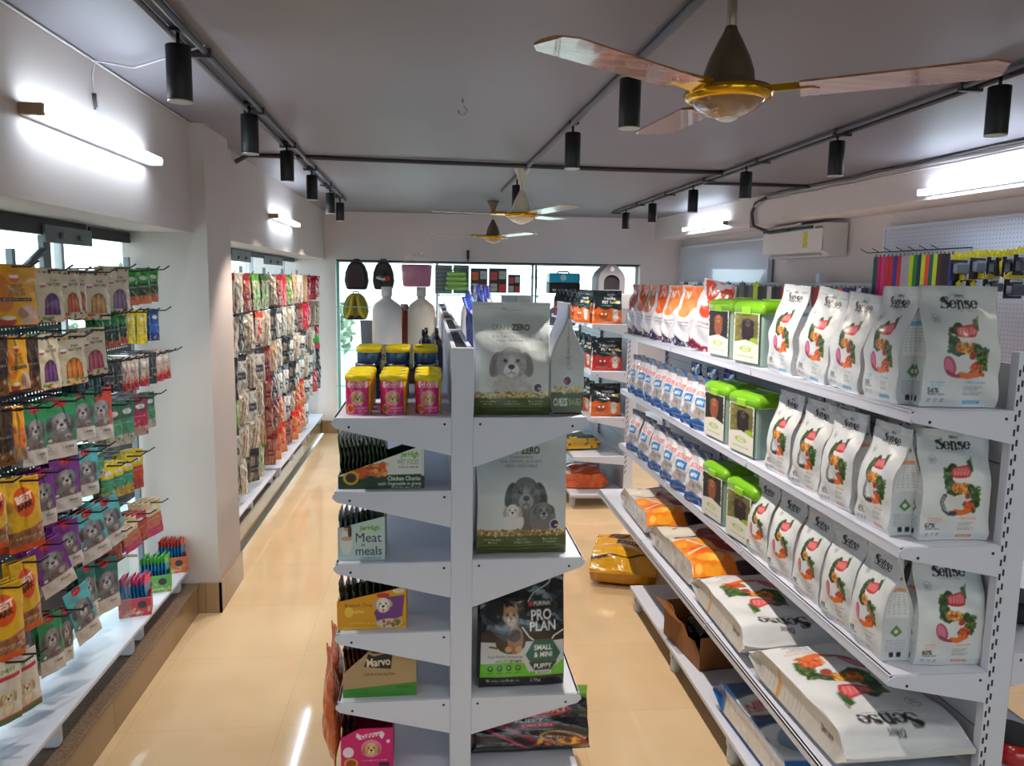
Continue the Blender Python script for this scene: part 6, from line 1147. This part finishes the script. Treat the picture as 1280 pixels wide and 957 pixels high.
# green crate stack
x, z, w, h = bx_(557, 339, 585, 363); t = thing('green_crate', 'lime green ventilated crate in clear wrap, back window', 'crate', (x, GS, z))
m = MB()
for k in range(4): m.box((0, 0, h * (k + .5) / 4), (w * (1 - .05 * k), .18, h * .2), bev=.01)
m.build('slats', M_green, t); MB().box((0, 0, h / 2), (w * .8, .15, h * .96), bev=.01).build('core', mat('pale green plastic', (170, 214, 110), .4), t); MB().tube([(-w * .2, 0, h), (-w * .15, 0, h * 1.12), (w * .15, 0, h * 1.12), (w * .2, 0, h)], .008).build('handle', M_green, t)
for i, (u0, u1, nm) in enumerate(((544, 565, 'left'), (567, 586, 'right'))):
    x, z, w, h = bx_(u0, 331, u1, 367, .02, GS + .12); t = thing('louvre_panel', '%s grey slatted panel behind the green crate, back window' % nm, 'louvre panel', (x, GS + .12, z)); MB().box((0, .004, h / 2), (w, .006, h)).build('sheet', mat('grey louvre', (120, 130, 142), .5), t)
    m = MB()
    for k in range(7): m.box((0, -.006, h * (k + .5) / 7), (w * .98, .012, h * .05))
    m.build('slats', mat('pale slat', (150, 158, 168), .5), t)
for i, (u0, v0, u1, v1) in enumerate(((589, 335, 609, 366), (612, 335, 633, 366), (636, 343, 650, 366))):
    x, z, w, h = bx_(u0, v0, u1, v1, .12); ar = Art(w / h, 48, (40, 44, 46)); r_ = w / h
    for q, (cx, cy, c) in enumerate(((.27, .68, (222, 96, 50) if i == 0 else (206, 70, 70)), (.76, .72, (186, 190, 186)), (.27, .22, (196, 190, 180)), (.76, .2, (226, 80, 44) if i == 0 else (216, 60, 50)))): ar.rect((cx - .2) * r_, cy - .16, (cx + .18) * r_, cy + .16, c); ar.scribble((cx - .15) * r_, cy, (cx + .1) * r_, .04, (90, 80, 80), q)
    ar.rect(0, .98, r_, 1, (20, 90, 90)); put('printed_carton', pouch('carton', w, h, .12, ar, None, (50, 54, 56), 'box', m=CARD), (x, GS, z), 0, 'dark carton with orange and grey squares, %s from the left, back window' % ORD[i], 'carton', 'patterned cartons in the back window')
# blue carrier
x, z, w, h = bx_(687, 341, 725, 367, .24); t = thing('pet_carrier', 'bright blue and black pet carrier in the back window', 'pet carrier', (x, GS, z)); MB().box((0, 0, h * .76), (w, .24, h * .48), bev=.02).build('blue_top', mat('bright blue plastic', (20, 170, 214), .3, noise=.03), t)
MB().box((0, 0, h * .27), (w, .24, h * .53), bev=.01).build('black_base', M_black, t); MB().lathe([(h * .16, -.122), (h * .14, -.126), (0, -.127)], (-w * .05, 0, h * .78), 20, 0, 'y').build('pale_emblem', mat('pale emblem', (190, 226, 234), .4), t); MB().b2((-w * .4, -.125, h * .12), (w * .1, -.121, h * .22)).build('logo_strip', LM['white'], t); MB().tube([(-w * .2, 0, h), (-w * .15, 0, h * 1.08), (w * .15, 0, h * 1.08), (w * .2, 0, h)], .008).build('handle', M_black, t)
# cat house
p0 = at(748, 366, Y=8.3); p1 = at(782, 331, Y=8.3); w = p1.x - p0.x; h = p1.z - p0.z
t = thing('cat_house', 'grey domed cat house with dark arched doorway, above far bags', 'cat house', ((p0.x + p1.x) / 2, 8.3, p0.z)); M_gp = mat('grey plastic', (138, 134, 142), .45, noise=.05)
outer = [(-w / 2, 0), (-w / 2, h * .55), (-w * .42, h * .72), (-w * .22, h * .93), (-w * .12, h), (w * .12, h), (w * .22, h * .93), (w * .42, h * .72), (w / 2, h * .55), (w / 2, 0)]
arch = [(w * .30 * math.cos(a), h * .40 + h * .24 * math.sin(a)) for a in [PI * i / 12 for i in range(13)]]; arch = [(w * .30, h * .12)] + arch + [(-w * .30, h * .12)]
MB().prism(outer, .03, .36, 'xz').build('shell', M_gp, t)
fr_ = outer[:5] + outer[5:]; n1 = len(outer); m = MB(); tr = tessellate_polygon([[Vector((p[0], p[1], 0)) for p in outer], [Vector((p[0], p[1], 0)) for p in arch]]); pts = outer + arch; m.add([(p[0], 0, p[1]) for p in pts] + [(p[0], .03, p[1]) for p in pts], [tuple(q) for q in tr] + [tuple(q + len(pts) for q in reversed(q3)) for q3 in tr] + [(n1 + i, n1 + (i + 1) % len(arch), len(pts) + n1 + (i + 1) % len(arch), len(pts) + n1 + i) for i in range(len(arch))] + [(i, (i + 1) % n1, len(pts) + (i + 1) % n1, len(pts) + i) for i in range(n1)]); m.build('doorway_face', M_gp, t)
MB().prism(arch, .0285, .0305, 'xz').build('dark_doorway', mat('dark interior', (34, 26, 36), .7), t); MB().lathe([(w * .1, -.003), (w * .08, -.008), (0, -.009)], (0, 0, h * .84), 18, 0, 'y').build('paw_emblem', mat('pale paw', (210, 206, 214), .4), t); MB().box((w * .52, .1, h * .42), (.02, .05, .06), bev=.006).build('side_latch', M_gp, t)
tag(MB().b2((p0.x - .08, 8.25, .002), (p1.x + .08, 8.75, p0.z - .002), bev=.01).build('cage_carton', mat('pale carton', (190, 184, 188), .6)), 'pale stacked carton carrying the grey cat house', 'carton')
# grey round thing on the shelf and shapes below the window shelves
tag(MB().lathe([(.0, 0), (.15, 0), (.17, .04), (.17, .14), (.12, .2), (0, .22)], n=24).build('pet_bed', mat('mauve fabric', (120, 112, 134), .8), None, (1.5, GS - .05, 1.31)), 'mauve round pet bed on the right glass shelf', 'pet bed')
for i, (u, c, nm) in enumerate(((636, (176, 178, 186), 'pale grey'), (655, (190, 192, 198), 'light grey'))):
    x, z, w, h = bx_(u - 9, 369, u + 9, 392, .1); tag(MB().box((0, 0, h / 2), (w, .1, h), bev=.01).build('hanging_box', mat('hanging box %d' % i, c, .4), None, (x, GS, z - .0)), '%s box under the glass shelf, behind the grey bags' % nm, 'box')
x, z, w, h = bx_(543, 362, 556, 382, .1, 6.6); tag(MB().lathe([(w * .4, 0), (w * .5, .01), (w * .5, h * .8), (w * .3, h * .85), (w * .34, h), (0, h)], n=18).build('orange_jar', mat('orange jar', (222, 140, 30), .3, coat=.4), None, (x, 6.6, z)), 'orange jar with a lid behind the gondola spine', 'jar') if False else None
# low goods left of the gondola against the window
tag(MB().lathe([(.13, 0), (.15, .02), (.16, .3), (.165, .32), (0, .32)], n=28).build('pail', mat('grey pail', (90, 98, 110), .4), None, (-.62, GS - .0, 1.021)), 'grey pail on the left glass shelf of the back window', 'pail')
# dark mount on the wall above the window and hanging wire rack
tag(MB().box((0, 0, 0), (.03, .03, .10), bev=.006).tube([(0, 0, -.05), (0, 0, -.08)], .008).build('wall_bracket', M_black, None, at(585, 318, Y=9.08)), 'small black bracket on the wall above the back window', 'bracket')
t = thing('wire_rack', 'thin curly wire rack hanging on the centre window pole', 'wire rack', (1.21, GS + .02, 1.84))
for s in (-1, 1): MB().tube([(0, 0, 0), (s * .05, -.02, .02), (s * .09, -.04, -.02), (s * .12, -.05, -.06), (s * .14, -.05, -.04)], .004).build('wire_arm', M_wire, t)
MB().tube([(0, 0, -.12), (0, 0, .1)], .005).build('stem', M_wire, t)
# outside: pale forecourt and a few trees
struct(MB().b2((-30, -30, -.3), (30, 40, -.2)), 'ground', mat('pale paving', (200, 206, 200), .9))
M_leaf = mat('pale leaves', (130, 160, 130), .8, noise=.3, scale=5); M_bark = mat('tree bark', (120, 100, 80), .9)
def tree(x, y, h, r, label, seed):
    t = thing('garden_tree', label, 'tree', (x, y, -.2)); MB().tube([(0, 0, 0), (.05, 0, h * .4), (0, .05, h * .7)], [.1, .08, .05]).build('trunk', M_bark, t); R = random.Random(seed); m = MB(); vs = []; fs = []
    for i in range(900):
        a = R.uniform(0, 2 * PI); e = R.uniform(-1, 1); q = R.uniform(.4, 1) ** .5 * r; c = Vector((q * math.cos(a) * math.sqrt(1 - e * e), q * math.sin(a) * math.sqrt(1 - e * e), h * .75 + e * q * .8)); d = Vector((R.uniform(-1, 1), R.uniform(-1, 1), R.uniform(-1, 1))).normalized() * .09; f = d.orthogonal().normalized() * .05; vs += [c - d, c + f, c + d, c - f]; k = 4 * i; fs.append((k, k + 1, k + 2, k + 3))
    m.add(vs, fs).build('foliage', M_leaf, t)
tree(-6.0, 11.5, 1.6, 1.0, 'pale green tree outside the near left window', 1); tree(-2.2, 13.5, 1.5, .9, 'pale green shrub outside the left of the back window', 2); tree(-6.5, 19, 2.0, 1.2, 'green tree outside the far left window', 3)
